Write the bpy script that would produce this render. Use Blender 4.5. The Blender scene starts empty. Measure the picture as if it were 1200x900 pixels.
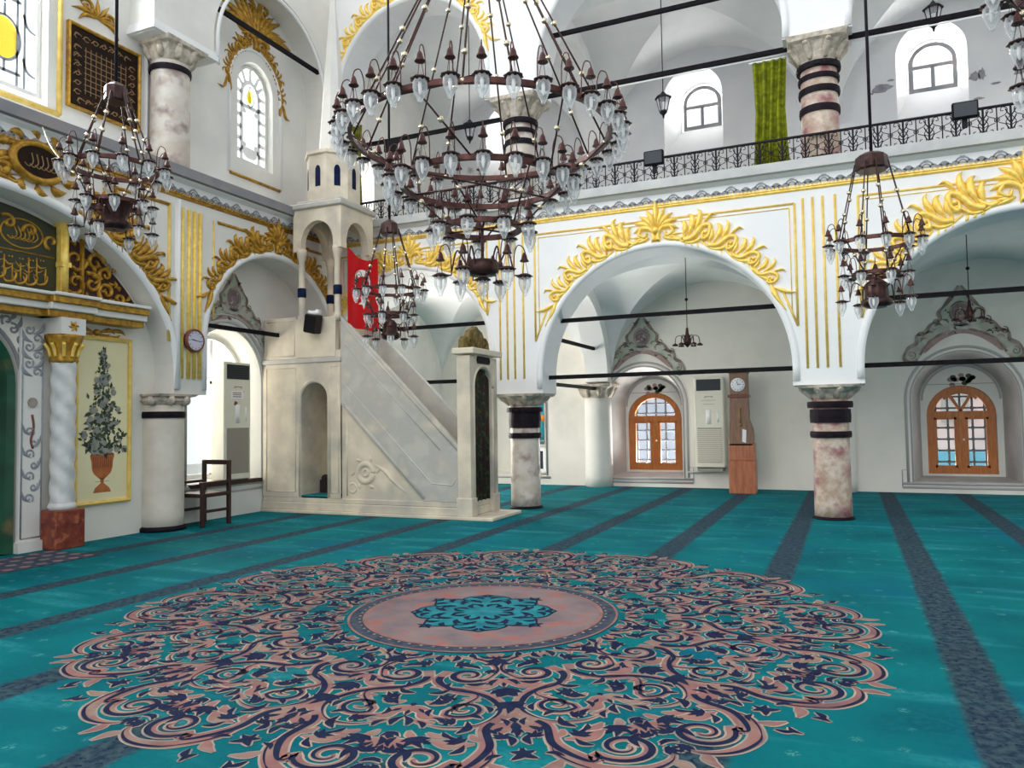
import bpy, bmesh, math, random
from math import sin, cos, pi, radians, sqrt, atan2, hypot
from mathutils import Vector, Matrix

random.seed(7)
SC = bpy.context.scene
COL = SC.collection

# ------------------------------------------------------------------ camera
cam_d = bpy.data.cameras.new('camera')
cam = bpy.data.objects.new('camera', cam_d); COL.objects.link(cam)
cam_d.sensor_fit = 'HORIZONTAL'; cam_d.sensor_width = 36.0
cam_d.lens = 893.69 / 1200.0 * 36.0
cam_d.clip_start = 0.05; cam_d.clip_end = 200
YAW, PITCH, ROLL, CAM_H = 0.415644705, 0.0474881784, -0.0147007212, 1.45
fw = Vector((-sin(YAW)*cos(PITCH), cos(YAW)*cos(PITCH), sin(PITCH)))
rt0 = Vector((cos(YAW), sin(YAW), 0)); up0 = rt0.cross(fw)
rt = rt0*cos(ROLL) + up0*sin(ROLL); up = rt.cross(fw)
M = Matrix((rt, up, -fw)).transposed().to_4x4()
M.translation = Vector((0, 0, CAM_H))
cam.matrix_world = M
SC.camera = cam

# ------------------------------------------------------------------ light and exposure
SC.view_settings.view_transform = 'Standard'
SC.view_settings.look = 'None'
SC.view_settings.exposure = 0.0
SC.view_settings.gamma = 1.0
SC.view_settings.use_curve_mapping = False
SC.cycles.transparent_max_bounces = 32
SC.cycles.max_bounces = 8
SC.cycles.diffuse_bounces = 5
world = bpy.data.worlds.new('overcast_sky'); SC.world = world
world.use_nodes = True
bg = world.node_tree.nodes['Background']
bg.inputs['Color'].default_value = (0.93, 0.97, 1.0, 1)
bg.inputs['Strength'].default_value = 1.15
sun_d = bpy.data.lights.new('sun', 'SUN'); sun_d.energy = 1.02; sun_d.angle = radians(50)
sun_d.color = (1.0, 0.97, 0.92)
sun = bpy.data.objects.new('sun', sun_d); COL.objects.link(sun)
sun.rotation_euler = Vector((0.04, 0.80, -0.40)).to_track_quat('-Z', 'Y').to_euler()

def window_or_fill_light(loc, aim, sx, sy, watts, col=(1, .98, .95)):
    """daylight just outside a window opening, or an added fill lamp"""
    d = bpy.data.lights.new('daylight_or_fill', 'AREA'); d.shape = 'RECTANGLE'; d.size = sx; d.size_y = sy; d.energy = watts; d.color = col
    o = bpy.data.objects.new('daylight_or_fill', d); COL.objects.link(o); o.location = loc
    o.rotation_euler = Vector(aim).to_track_quat('-Z', 'Y').to_euler()
for x in (-2.72, 1.70, -7.05, 6.0):                                   # gallery windows in the back wall
    window_or_fill_light((x, 17.0, 8.35), (0, -1, -.25), 1.2, 1.4, 170)
window_or_fill_light((-9.75, 9.0, 1.75), (1, 0, -.2), 1.4, 2.4, 70, (1, .93, .8))    # low window niche of the qibla wall
window_or_fill_light((-9.4, 9.81, 6.7), (1, 0, -.3), .8, 1.7, 80)
window_or_fill_light((-9.4, 5.2, 7.0), (1, 0, -.3), 1.6, 3.0, 1000, (.88, .96, 1))
window_or_fill_light((-9.6, 12.75, 6.2), (1, 0, -.2), .9, 1.6, 60)
window_or_fill_light((-9.5, 13.4, 1.9), (1, .08, .1), 1.5, 2.2, 340, (1, .94, .86))      # aisle window beyond the minbar
window_or_fill_light((9.3, 14.0, 2.2), (-1, 0, 0), 2.4, 2.6, 60)                       # added fill lamp at the aisle's unseen far end, no window there
window_or_fill_light((9.3, 14.0, 7.4), (-1, 0, 0), 2.4, 2.6, 50)                       # unseen fill lamp added to brighten the gallery from its far end

window_or_fill_light((-3.97, 18.0, .0), (0, -.75, .66), 1.6, 1.5, 1600)                # hidden lamp added low outside the wooden window to brighten the aisle vault
window_or_fill_light((1.95, 18.0, .0), (0, -.75, .66), 1.6, 1.5, 200)  # weaker hidden lamp added under the right-hand wooden window

# ------------------------------------------------------------------ materials
def lin(c):
    return tuple(((x/255.0)/12.92 if x/255.0 <= .04045 else ((x/255.0+.055)/1.055)**2.4) for x in c)

def mat(name, c, rough=.6, metal=0.0, c2=None, scale=4.0, detail=6.0, lo=.35, hi=.65, bump=0.0, bscale=40.0,
        spec=.4, stretch=None, c3=None, s3=1.2, lo3=.55, hi3=.75):
    m = bpy.data.materials.new(name); m.use_nodes = True
    nt = m.node_tree; N = nt.nodes; L = nt.links
    b = N['Principled BSDF']
    b.inputs['Base Color'].default_value = (*lin(c), 1)
    b.inputs['Roughness'].default_value = rough
    b.inputs['Metallic'].default_value = metal
    b.inputs['Specular IOR Level'].default_value = spec
    tc = N.new('ShaderNodeTexCoord'); src = tc.outputs['Object']
    if stretch:
        mp = N.new('ShaderNodeMapping'); mp.inputs['Scale'].default_value = stretch
        L.new(src, mp.inputs['Vector']); src = mp.outputs['Vector']
    def noise(sc, de, lo_, hi_):
        n = N.new('ShaderNodeTexNoise'); n.inputs['Scale'].default_value = sc; n.inputs['Detail'].default_value = de
        L.new(src, n.inputs['Vector'])
        r = N.new('ShaderNodeMapRange'); r.inputs['From Min'].default_value = lo_; r.inputs['From Max'].default_value = hi_
        L.new(n.outputs['Fac'], r.inputs['Value']); return r.outputs['Result']
    if c2 is not None:
        mx = N.new('ShaderNodeMix'); mx.data_type = 'RGBA'
        mx.inputs['A'].default_value = (*lin(c), 1); mx.inputs['B'].default_value = (*lin(c2), 1)
        L.new(noise(scale, detail, lo, hi), mx.inputs['Factor'])
        out = mx.outputs['Result']
        if c3 is not None:
            m3 = N.new('ShaderNodeMix'); m3.data_type = 'RGBA'
            L.new(out, m3.inputs['A']); m3.inputs['B'].default_value = (*lin(c3), 1)
            L.new(noise(s3, 8, lo3, hi3), m3.inputs['Factor']); out = m3.outputs['Result']
        L.new(out, b.inputs['Base Color'])
    if bump:
        nb = N.new('ShaderNodeTexNoise'); nb.inputs['Scale'].default_value = bscale; nb.inputs['Detail'].default_value = 5
        L.new(src, nb.inputs['Vector'])
        bp = N.new('ShaderNodeBump'); bp.inputs['Strength'].default_value = bump; bp.inputs['Distance'].default_value = .02
        L.new(nb.outputs['Fac'], bp.inputs['Height']); L.new(bp.outputs['Normal'], b.inputs['Normal'])
    return m

def glass_mat(name, tint, facing_lo, facing_hi, rough=.05):
    """clear thin glass: see-through face on, glossy and milky towards its edges"""
    m = bpy.data.materials.new(name); m.use_nodes = True
    nt = m.node_tree; N = nt.nodes; L = nt.links
    b = N['Principled BSDF']; b.inputs['Base Color'].default_value = (*lin(tint), 1)
    b.inputs['Roughness'].default_value = rough; b.inputs['Specular IOR Level'].default_value = 1.0
    tr = N.new('ShaderNodeBsdfTransparent'); mx = N.new('ShaderNodeMixShader')
    lw = N.new('ShaderNodeLayerWeight'); lw.inputs['Blend'].default_value = .4
    mr = N.new('ShaderNodeMapRange'); mr.inputs['To Min'].default_value = facing_lo; mr.inputs['To Max'].default_value = facing_hi
    L.new(lw.outputs['Facing'], mr.inputs['Value']); L.new(mr.outputs['Result'], mx.inputs['Fac'])
    L.new(tr.outputs[0], mx.inputs[1]); L.new(b.outputs[0], mx.inputs[2])
    L.new(mx.outputs[0], N['Material Output'].inputs['Surface'])
    return m

def carpet_mat():
    m = bpy.data.materials.new('teal_carpet'); m.use_nodes = True
    nt = m.node_tree; N = nt.nodes; L = nt.links
    b = N['Principled BSDF']; b.inputs['Roughness'].default_value = .75; b.inputs['Specular IOR Level'].default_value = .06
    tc = N.new('ShaderNodeTexCoord')
    sx = N.new('ShaderNodeSeparateXYZ'); L.new(tc.outputs['Object'], sx.inputs[0])
    def math_(op, a, v=None, v2=None):
        n = N.new('ShaderNodeMath'); n.operation = op
        for i, q in enumerate((a, v, v2)):
            if q is None: continue
            if isinstance(q, (int, float)): n.inputs[i].default_value = q
            else: L.new(q, n.inputs[i])
        return n.outputs[0]
    def noise(sc, de, vec=None, stretch=None):
        n = N.new('ShaderNodeTexNoise'); n.inputs['Scale'].default_value = sc; n.inputs['Detail'].default_value = de
        src = tc.outputs['Object']
        if stretch:
            mp = N.new('ShaderNodeMapping'); mp.inputs['Scale'].default_value = stretch; L.new(src, mp.inputs['Vector']); src = mp.outputs['Vector']
        L.new(src, n.inputs['Vector']); return n.outputs['Fac']
    def ramp(x, lo, hi):
        r = N.new('ShaderNodeMapRange'); r.inputs['From Min'].default_value = lo; r.inputs['From Max'].default_value = hi
        L.new(x, r.inputs['Value']); return r.outputs['Result']
    def mix(f, a, c):
        x = N.new('ShaderNodeMix'); x.data_type = 'RGBA'; L.new(f, x.inputs['Factor'])
        for s, q in (('A', a), ('B', c)):
            if isinstance(q, tuple): x.inputs[s].default_value = (*lin(q), 1)
            else: L.new(q, x.inputs[s])
        return x.outputs['Result']
    base = mix(ramp(noise(1.1, 5), .32, .68), (1, 86, 98), (1, 118, 121))
    base = mix(ramp(noise(.8, 5, stretch=(1, 1, 3)), .52, .74), base, (2, 96, 122))
    base = mix(ramp(noise(1.3, 5, stretch=(.55, 2.6, 1)), .54, .82), base, (52, 152, 158))       # pile brushed lighter
    base = mix(ramp(noise(26, 3), .45, .75), base, (8, 104, 116))                               # tufts
    # small woven sprigs on a grid
    vo = N.new('ShaderNodeTexVoronoi'); vo.inputs['Scale'].default_value = 4.0; vo.inputs['Randomness'].default_value = .25
    L.new(tc.outputs['Object'], vo.inputs['Vector'])
    sp = math_('MULTIPLY', ramp(vo.outputs['Distance'], .16, .08), ramp(noise(60, 2), .45, .6))
    base = mix(math_('MULTIPLY', sp, .55), base, (104, 176, 168))
    # darker prayer-row bands, 1.22 m apart, running along the depth of the hall
    t = math_('FRACT', math_('ADD', math_('DIVIDE', math_('SUBTRACT', sx.outputs['X'], 3.16), 1.22), 0.5))
    d = math_('MULTIPLY', math_('ABSOLUTE', math_('SUBTRACT', t, 0.5)), 1.22)
    d = math_('ADD', d, math_('MULTIPLY', math_('SUBTRACT', noise(9, 4), .5), .05))
    band = ramp(d, .15, .105)
    bcol = mix(ramp(noise(20, 5), .38, .62), (34, 48, 66), (66, 82, 90))
    bcol = mix(ramp(noise(34, 4), .58, .64), bcol, (14, 26, 60))
    # the bands stop at the round medallion
    sy = sx.outputs['Y']; ax = math_('ADD', sx.outputs['X'], -.0); ay = math_('ADD', sy, -.0)
    rad = math_('SQRT', math_('ADD', math_('MULTIPLY', ax, ax), math_('MULTIPLY', ay, ay)))
    outside = ramp(rad, 2.45, 2.6)
    col = mix(math_('MULTIPLY', math_('MULTIPLY', band, outside), .92), base, bcol)
    L.new(col, b.inputs['Base Color'])
    bp = N.new('ShaderNodeBump'); bp.inputs['Strength'].default_value = .35; bp.inputs['Distance'].default_value = .01
    L.new(noise(220, 3), bp.inputs['Height']); L.new(bp.outputs['Normal'], b.inputs['Normal'])
    return m

MT = {}
MT['plaster'] = mat('white_plaster', (228, 226, 220), .75, c2=(216, 215, 211), scale=1.6, bump=.06, bscale=18)
MT['facade'] = mat('bright_white_plaster', (235, 235, 235), .6, c2=(228, 229, 231), scale=1.5, bump=.04, bscale=14)
MT['back'] = mat('cream_plaster', (232, 228, 219), .8, c2=(218, 214, 207), scale=1.1, lo=.3, hi=.7, bump=.1, bscale=9, c3=(202, 198, 190), s3=.9, lo3=.56, hi3=.78)
MT['vault'] = mat('vault_plaster', (230, 232, 232), .8, c2=(216, 220, 221), scale=.9, bump=.06, bscale=8)
MT['gallery'] = mat('stained_gallery_plaster', (220, 220, 221), .8, c2=(208, 209, 212), scale=1.0, bump=.06, bscale=8, c3=(140, 142, 146), s3=1.5, lo3=.68, hi3=.74)
MT['gold'] = mat('gilding', (250, 222, 122), .45, .25, c2=(236, 196, 84), scale=14, spec=.5)
MT['oldgold'] = mat('old_gilding', (196, 152, 48), .4, .35, c2=(150, 106, 30), scale=16, spec=.5)
MT['goldline'] = mat('gold_line_paint', (238, 208, 118), .5, .15, c2=(222, 186, 90), scale=9)
MT['marble'] = mat('minbar_marble', (226, 214, 192), .45, c2=(206, 194, 176), scale=2.6, lo=.38, hi=.62, bump=.05, bscale=12, c3=(176, 170, 162), s3=1.7, lo3=.5, hi3=.72)
MT['greymarble'] = mat('grey_marble', (194, 190, 182), .42, c2=(164, 163, 160), scale=2.4, lo=.38, hi=.62, c3=(210, 200, 184), s3=2.4, lo3=.5, hi3=.7, bump=.04, bscale=12)
MT['colmarble'] = mat('brown_pink_marble', (172, 148, 130), .45, c2=(204, 190, 176), scale=7, lo=.4, hi=.6, c3=(150, 98, 102), s3=3.6, lo3=.5, hi3=.64, bump=.05)
MT['colpale'] = mat('pale_veined_marble', (192, 180, 168), .45, c2=(206, 200, 192), scale=5, lo=.4, hi=.6, c3=(146, 126, 122), s3=4, lo3=.52, hi3=.68, bump=.04)
MT['colplain'] = mat('cream_column_stone', (220, 212, 200), .55, c2=(206, 198, 186), scale=4, bump=.05)
MT['capstone'] = mat('weathered_capital_stone', (206, 196, 182), .8, c2=(164, 152, 138), scale=12, bump=.3, bscale=30)
MT['band'] = mat('dark_iron_band', (28, 20, 30), .6, c2=(18, 12, 20), scale=12, spec=.15)
MT['iron'] = mat('black_iron', (18, 18, 26), .6, c2=(34, 30, 38), scale=30, spec=.2)
MT['rod'] = mat('tie_rod_iron', (14, 14, 20), .7, c2=(26, 24, 26), scale=8, spec=.1)
MT['bronze'] = mat('brown_bronze', (94, 58, 52), .4, .6, c2=(64, 40, 40), scale=20)
MT['darkbronze'] = mat('dark_bronze', (52, 38, 40), .38, .6, c2=(76, 50, 44), scale=20)
MT['brass'] = mat('brass_bead', (222, 206, 178), .22, .9)
MT['carpet'] = carpet_mat()
MT['pink'] = mat('woven_pink', (162, 114, 106), .9, c2=(124, 90, 92), scale=3.5, lo=.3, hi=.7, c3=(150, 128, 116), s3=5, lo3=.48, hi3=.66, spec=.15)
MT['cream'] = mat('woven_cream', (190, 164, 146), .9, c2=(136, 134, 130), scale=4, spec=.15)
MT['navy'] = mat('woven_navy', (12, 18, 58), .85, c2=(18, 36, 66), scale=9, spec=.2)
MT['mauve'] = mat('woven_mauve', (146, 126, 124), .9, c2=(112, 100, 108), scale=3, lo=.3, hi=.7, c3=(166, 100, 92), s3=4.5, lo3=.52, hi3=.7, spec=.15)
MT['slate'] = mat('woven_slate', (78, 84, 96), .9, c2=(48, 58, 78), scale=16, spec=.15)
MT['deepteal'] = mat('woven_deep_teal', (40, 140, 148), .85, c2=(24, 108, 124), scale=8, spec=.2)
MT['wood'] = mat('varnished_pine', (196, 120, 54), .42, c2=(168, 92, 38), scale=6, stretch=(6, 6, .8), lo=.3, hi=.7)
MT['darkwood'] = mat('dark_walnut', (62, 34, 30), .4, c2=(44, 24, 22), scale=8, stretch=(5, 5, 1))
MT['clockwood'] = mat('aged_clock_wood', (150, 112, 88), .4, c2=(112, 84, 70), scale=5, stretch=(5, 5, .7), lo=.3, hi=.7)
MT['clockred'] = mat('polished_reddish_wood', (182, 112, 78), .3, c2=(156, 90, 60), scale=5, stretch=(5, 5, .7))
MT['white'] = mat('white_paint', (240, 240, 240), .5)
MT['acwhite'] = mat('ivory_plastic', (226, 224, 208), .35, c2=(220, 217, 200), scale=3)
MT['acgrey'] = mat('grey_plastic', (150, 144, 132), .5)
MT['acdark'] = mat('dark_vent_plastic', (28, 40, 50), .4)
MT['black'] = mat('black_plastic', (12, 12, 18), .6, spec=.15)
MT['speakerdark'] = mat('speaker_cloth', (40, 30, 30), .8)
MT['red'] = mat('red_flag_cloth', (206, 10, 24), .75, c2=(186, 6, 20), scale=4, spec=.2)
MT['flagwhite'] = mat('white_flag_cloth', (236, 232, 232), .75, spec=.2)
MT['curtain'] = mat('olive_green_curtain', (136, 142, 30), .85, c2=(96, 104, 20), scale=5, stretch=(1, 1, 3), lo=.35, hi=.6, spec=.15)
MT['portalcloth'] = mat('dark_patterned_curtain', (30, 34, 26), .85, c2=(62, 70, 40), scale=16, lo=.5, hi=.62, c3=(52, 22, 30), s3=7, lo3=.52, hi3=.6)
MT['niche'] = mat('green_niche_plaster', (28, 92, 64), .5, c2=(16, 64, 46), scale=2.2, c3=(120, 100, 62), s3=1.6, lo3=.6, hi3=.72)
MT['greenpanel'] = mat('dark_green_panel', (34, 40, 22), .4, c2=(50, 52, 24), scale=5)
MT['darkred'] = mat('dark_red_ground', (58, 26, 22), .6)
MT['calligblack'] = mat('black_velvet', (24, 16, 12), .7, c2=(44, 26, 16), scale=8, spec=.15)
MT['palegold'] = mat('pale_gold_thread', (138, 108, 72), .6, .2)
MT['redstone'] = mat('red_porphyry', (140, 66, 46), .35, c2=(104, 40, 34), scale=9, c3=(170, 96, 66), s3=8, lo3=.56, hi3=.66)
MT['spiral'] = mat('white_streaked_marble', (218, 218, 216), .4, c2=(196, 198, 198), scale=6)
MT['paper'] = mat('yellow_cream_paint', (234, 225, 186), .6, c2=(226, 216, 174), scale=2)
MT['foliage'] = mat('painted_sage_leaf', (74, 88, 66), .7, c2=(54, 66, 54), scale=10)
MT['foliage2'] = mat('painted_grey_bloom', (158, 158, 146), .7, c2=(120, 124, 122), scale=10)
MT['foliage3'] = mat('painted_dark_leaf', (40, 52, 42), .7)
MT['terracotta'] = mat('painted_terracotta', (186, 112, 58), .6, c2=(160, 86, 44), scale=8)
MT['muralsage'] = mat('mural_sage', (186, 188, 178), .85, c2=(150, 166, 152), scale=4, lo=.4, hi=.62, c3=(178, 160, 150), s3=5, lo3=.5, hi3=.66)
MT['muralbrown'] = mat('mural_brown', (116, 102, 90), .85, c2=(160, 150, 140), scale=5, lo=.42, hi=.62)
MT['muralmauve'] = mat('mural_mauve', (138, 116, 120), .8, c2=(116, 98, 106), scale=7)
MT['muralpink'] = mat('mural_rose', (176, 148, 142), .8, c2=(150, 126, 128), scale=7)
MT['muralline'] = mat('mural_grey_line', (172, 169, 170), .8)
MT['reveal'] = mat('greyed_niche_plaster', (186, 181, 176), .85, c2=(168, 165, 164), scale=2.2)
MT['fringe'] = mat('stencilled_grey', (158, 160, 166), .7, c2=(134, 138, 146), scale=12)
MT['fringeblue'] = mat('blue_grey_paint', (122, 126, 134), .7, c2=(146, 140, 140), scale=2.5)
MT['greyline'] = mat('grey_moulding_paint', (196, 196, 194), .6, c2=(176, 178, 178), scale=3)
MT['turq'] = mat('turquoise_cloth', (38, 150, 164), .8, c2=(30, 130, 146), scale=4)
MT['orange'] = mat('orange_cloth', (226, 134, 50), .8)
MT['glass'] = glass_mat('clear_lamp_glass', (232, 236, 240), .16, .95)
MT['pane'] = glass_mat('window_glass', (225, 235, 240), .06, .6)
MT['yellowglass'] = glass_mat('yellow_glass', (250, 226, 20), .9, .98, .3)
MT['dialwhite'] = mat('clock_dial', (232, 234, 240), .4)
MT['dialmauve'] = mat('lilac_clock_dial', (196, 194, 212), .4)
MT['redbrown'] = mat('clock_case_red_brown', (118, 62, 54), .35)
MT['outwall'] = mat('street_wall', (222, 202, 196), .8, c2=(206, 186, 182), scale=1.5)
MT['outpale'] = mat('pale_blue_wall', (176, 188, 206), .8, c2=(160, 172, 190), scale=1.2)
MT['outground'] = mat('street_paving', (176, 176, 172), .9, c2=(158, 158, 156), scale=3)
MT['olivegilt'] = mat('dulled_gilding', (122, 104, 52), .5, .2, c2=(84, 70, 34), scale=14)
MT['stain'] = mat('peeled_plaster', (122, 124, 132), .9, c2=(150, 150, 154), scale=8)
MT['outblue'] = mat('street_awning_blue', (90, 176, 206), .8)
MT['cable'] = mat('white_cable', (236, 230, 214), .5)

# ------------------------------------------------------------------ building helpers
class Frame:
    def __init__(s, o, u, v, w):
        s.o, s.u, s.v, s.w = Vector(o), Vector(u), Vector(v), Vector(w)
    def __call__(s, a, b, c=0.0):
        return s.o + s.u*a + s.v*b + s.w*c
WORLD = Frame((0, 0, 0), (1, 0, 0), (0, 1, 0), (0, 0, 1))
FAC = Frame((0, 11.4, 0), (1, 0, 0), (0, 0, 1), (0, -1, 0))      # arcade front, u = X, out = towards the hall
BACK = Frame((0, 16.0, 0), (1, 0, 0), (0, 0, 1), (0, -1, 0))
LEFT = Frame((-8.5, 0, 0), (0, 1, 0), (0, 0, 1), (1, 0, 0))      # qibla wall, u = Y

class MB:
    def __init__(s, F=WORLD):
        s.v, s.f, s.sm, s.mi, s.F = [], [], [], [], F
    def add(s, vs, fs, smooth=False, mi=0, raw=False):
        n = len(s.v)
        s.v += [Vector(p) if raw else s.F(*p) for p in vs]
        for f in fs:
            s.f.append([i+n for i in f]); s.sm.append(smooth); s.mi.append(mi)
        return s
    def box(s, a, b, mi=0):
        x0, y0, z0 = a; x1, y1, z1 = b
        vs = [(x0,y0,z0),(x1,y0,z0),(x1,y1,z0),(x0,y1,z0),(x0,y0,z1),(x1,y0,z1),(x1,y1,z1),(x0,y1,z1)]
        return s.add(vs, [(0,3,2,1),(4,5,6,7),(0,1,5,4),(1,2,6,5),(2,3,7,6),(3,0,4,7)], mi=mi)
    def prism(s, poly, w0, w1, mi=0, smooth=False):
        n = len(poly)
        vs = [(x, y, w0) for x, y in poly] + [(x, y, w1) for x, y in poly]
        fs = [list(range(n))[::-1], list(range(n, 2*n))]
        s.add(vs, fs, mi=mi)
        k = len(s.v) - 2*n
        for i in range(n):
            j = (i+1) % n
            s.f.append([k+i, k+j, k+n+j, k+n+i]); s.sm.append(smooth); s.mi.append(mi)
        return s
    def tube(s, path, r, n=8, caps=True, mi=0, raw=False):
        P = [Vector(p) if raw else s.F(*p) for p in path]
        R = r if isinstance(r, (list, tuple)) else [r]*len(P)
        vs, fs = [], []
        t0 = (P[1]-P[0]).normalized()
        a = Vector((0, 0, 1)) if abs(t0.z) < .9 else Vector((1, 0, 0))
        x = t0.cross(a).normalized()
        for i, p in enumerate(P):
            t = (P[min(i+1, len(P)-1)] - P[max(i-1, 0)])
            t = t.normalized() if t.length > 1e-9 else t0
            x = (x - t*x.dot(t)).normalized(); y = t.cross(x)
            for k in range(n):
                q = 2*pi*k/n
                vs.append(p + x*(cos(q)*R[i]) + y*(sin(q)*R[i]))
        m = len(P)
        for i in range(m-1):
            for k in range(n):
                fs.append((i*n+k, i*n+(k+1) % n, (i+1)*n+(k+1) % n, (i+1)*n+k))
        s.add(vs, fs, True, mi, raw=True)
        if caps:
            b = len(s.v) - len(vs)
            s.f += [[b+k for k in range(n)][::-1], [b+(m-1)*n+k for k in range(n)]]; s.sm += [False]*2; s.mi += [mi]*2
        return s
    def lathe(s, prof, c=(0, 0, 0), n=24, mi=0, smooth=True, axis=None, rot=0.0, lobes=None):
        """profile of (radius, height) turned about a vertical axis at c (world), or about axis (a Vector)"""
        c = Vector(c); ax = (axis or Vector((0, 0, 1))).normalized()
        e1 = ax.orthogonal().normalized() if axis is not None else Vector((1, 0, 0)); e2 = ax.cross(e1)
        vs, fs = [], []
        for (r, h) in prof:
            for k in range(n):
                q = 2*pi*k/n + rot
                rr = r*(1 + (lobes[1]*cos(lobes[0]*q) if lobes else 0))
                vs.append(c + ax*h + e1*(cos(q)*rr) + e2*(sin(q)*rr))
        m = len(prof)
        for i in range(m-1):
            for k in range(n):
                fs.append((i*n+k, i*n+(k+1) % n, (i+1)*n+(k+1) % n, (i+1)*n+k))
        s.add(vs, fs, smooth, mi, raw=True)
        b = len(s.v) - len(vs)
        if prof[0][0] > 1e-6: s.f.append([b+k for k in range(n)][::-1]); s.sm.append(False); s.mi.append(mi)
        if prof[-1][0] > 1e-6: s.f.append([b+(m-1)*n+k for k in range(n)]); s.sm.append(False); s.mi.append(mi)
        return s
    def ball(s, c, r, n=8, mi=0, squash=1.0):
        k = max(3, n//2+1)
        return s.lathe([(r*sin(pi*i/k)+1e-7, -r*squash*cos(pi*i/k)) for i in range(k+1)], c, n, mi)
    def relief(s, path, width, h, w0=0.0, seg=5, mi=0, tail=True):
        """a raised half-round band along a 2-D path on the frame's plane"""
        P = [Vector(p) for p in path]; n = len(P)
        if n < 2: return s
        vs, fs = [], []
        for i, p in enumerate(P):
            t = P[min(i+1, n-1)] - P[max(i-1, 0)]
            t = t.normalized() if t.length > 1e-9 else Vector((1, 0))
            nn = Vector((-t.y, t.x)); q = i/(n-1)
            wd = (width(q) if callable(width) else width)
            hh = h*min(1.0, wd/ (width(.5) if callable(width) else width) + .25) if callable(width) else h
            for k in range(seg):
                a = pi*k/(seg-1)
                pp = p + nn*(cos(a)*wd*.5)
                vs.append((pp.x, pp.y, w0 + sin(a)*hh))
        for i in range(n-1):
            for k in range(seg-1):
                fs.append((i*seg+k, (i+1)*seg+k, (i+1)*seg+k+1, i*seg+k+1))
        s.add(vs, fs, True, mi)
        b = len(s.v) - len(vs)
        s.f += [[b+k for k in range(seg)], [b+(n-1)*seg+k for k in range(seg)][::-1]]; s.sm += [False]*2; s.mi += [mi]*2
        return s
    def ribbon(s, path, width, w0, mi=0, off=0.0):
        """a flat band along a 2-D path"""
        P = [Vector(p) for p in path]; n = len(P)
        vs, fs = [], []
        for i, p in enumerate(P):
            t = P[min(i+1, n-1)] - P[max(i-1, 0)]
            t = t.normalized() if t.length > 1e-9 else Vector((1, 0))
            nn = Vector((-t.y, t.x)); q = i/(n-1)
            wd = width(q) if callable(width) else width
            for sg in (1, -1):
                pp = p + nn*(off + sg*wd*.5)
                vs.append((pp.x, pp.y, w0))
        for i in range(n-1):
            fs.append((2*i, 2*i+1, 2*i+3, 2*i+2))
        return s.add(vs, fs, False, mi)
    def rings(s, outlines, smooth=False, mi=0):
        """joins closed outlines of equal point count: [(points2d, w), ...]"""
        n = len(outlines[0][0]); vs = []; fs = []
        for pts, w in outlines: vs += [(x, y, w) for x, y in pts]
        for i in range(len(outlines)-1):
            for k in range(n):
                j = (k+1) % n
                fs.append((i*n+k, i*n+j, (i+1)*n+j, (i+1)*n+k))
        return s.add(vs, fs, smooth, mi)
    def build(s, name, m, parent=None, origin=None, bev=0.0, recalc=True, up=False):
        me = bpy.data.meshes.new(name)
        if parent is not None:
            o = parent['_o'] if '_o' in parent else parent.location
            org = Vector(o)
        elif origin is not None: org = Vector(origin)
        else:
            xs = [p.x for p in s.v]; ys = [p.y for p in s.v]; zs = [p.z for p in s.v]
            org = Vector(((min(xs)+max(xs))/2, (min(ys)+max(ys))/2, min(zs)))
        me.from_pydata([p-org for p in s.v], [], s.f)
        for mm in (m if isinstance(m, (list, tuple)) else [m]): me.materials.append(mm)
        me.polygons.foreach_set('use_smooth', s.sm)
        me.polygons.foreach_set('material_index', s.mi)
        if recalc or bev:
            bm = bmesh.new(); bm.from_mesh(me)
            if bev:
                bmesh.ops.remove_doubles(bm, verts=bm.verts, dist=1e-5)
                ed = [e for e in bm.edges if len(e.link_faces) == 2 and e.calc_face_angle(0) > .5]
                bmesh.ops.bevel(bm, geom=ed, offset=bev, segments=1, affect='EDGES', clamp_overlap=True)
            if recalc: bmesh.ops.recalc_face_normals(bm, faces=bm.faces)
            bm.to_mesh(me); bm.free()
        me.update()
        o = bpy.data.objects.new(name, me); COL.objects.link(o)
        if parent is None: o.location = org
        else:
            o.parent = parent; o['_o'] = tuple(org)
        return o

def place(name, me, parent, loc=(0, 0, 0), rot=0.0, rote=None):
    """another object on shared mesh data"""
    o = bpy.data.objects.new(name, me); COL.objects.link(o); o.parent = parent
    o.location = loc
    o.rotation_euler = rote if rote else (0, 0, rot)
    return o

def tag(o, label, cat, group=None, kind=None):
    o['label'] = label; o['category'] = cat
    if group: o['group'] = group
    if kind: o['kind'] = kind
    return o

def thing(name, loc, label, cat, group=None):
    o = bpy.data.objects.new(name, None); COL.objects.link(o); o.location = loc
    o.empty_display_size = .1
    return tag(o, label, cat, group)

def struct(o):
    o['kind'] = 'structure'; return o

def spl(pts, n=8):
    """Catmull-Rom through 2-D or 3-D points"""
    P = [Vector(p) for p in pts]; P = [P[0]*2-P[1]] + P + [P[-1]*2-P[-2]]
    out = []
    for i in range(1, len(P)-2):
        for k in range(n):
            t = k/n; a, b, c, d = P[i-1:i+3]
            out.append(.5*((2*b) + (c-a)*t + (2*a-5*b+4*c-d)*t*t + (3*b-a-3*c+d)*t*t*t))
    out.append(P[-2]); return [tuple(p) for p in out]

def spiral(c, r0, r1, a0, a1, n=26):
    return [(c[0]+(r0+(r1-r0)*(i/n)**1.0)*cos(a0+(a1-a0)*i/n), c[1]+(r0+(r1-r0)*(i/n))*sin(a0+(a1-a0)*i/n)) for i in range(n+1)]

def leafw(w, p=.38):
    return lambda q: w*max(.06, (q/p)**.7 if q < p else ((1-q)/(1-p))**.8)

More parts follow.
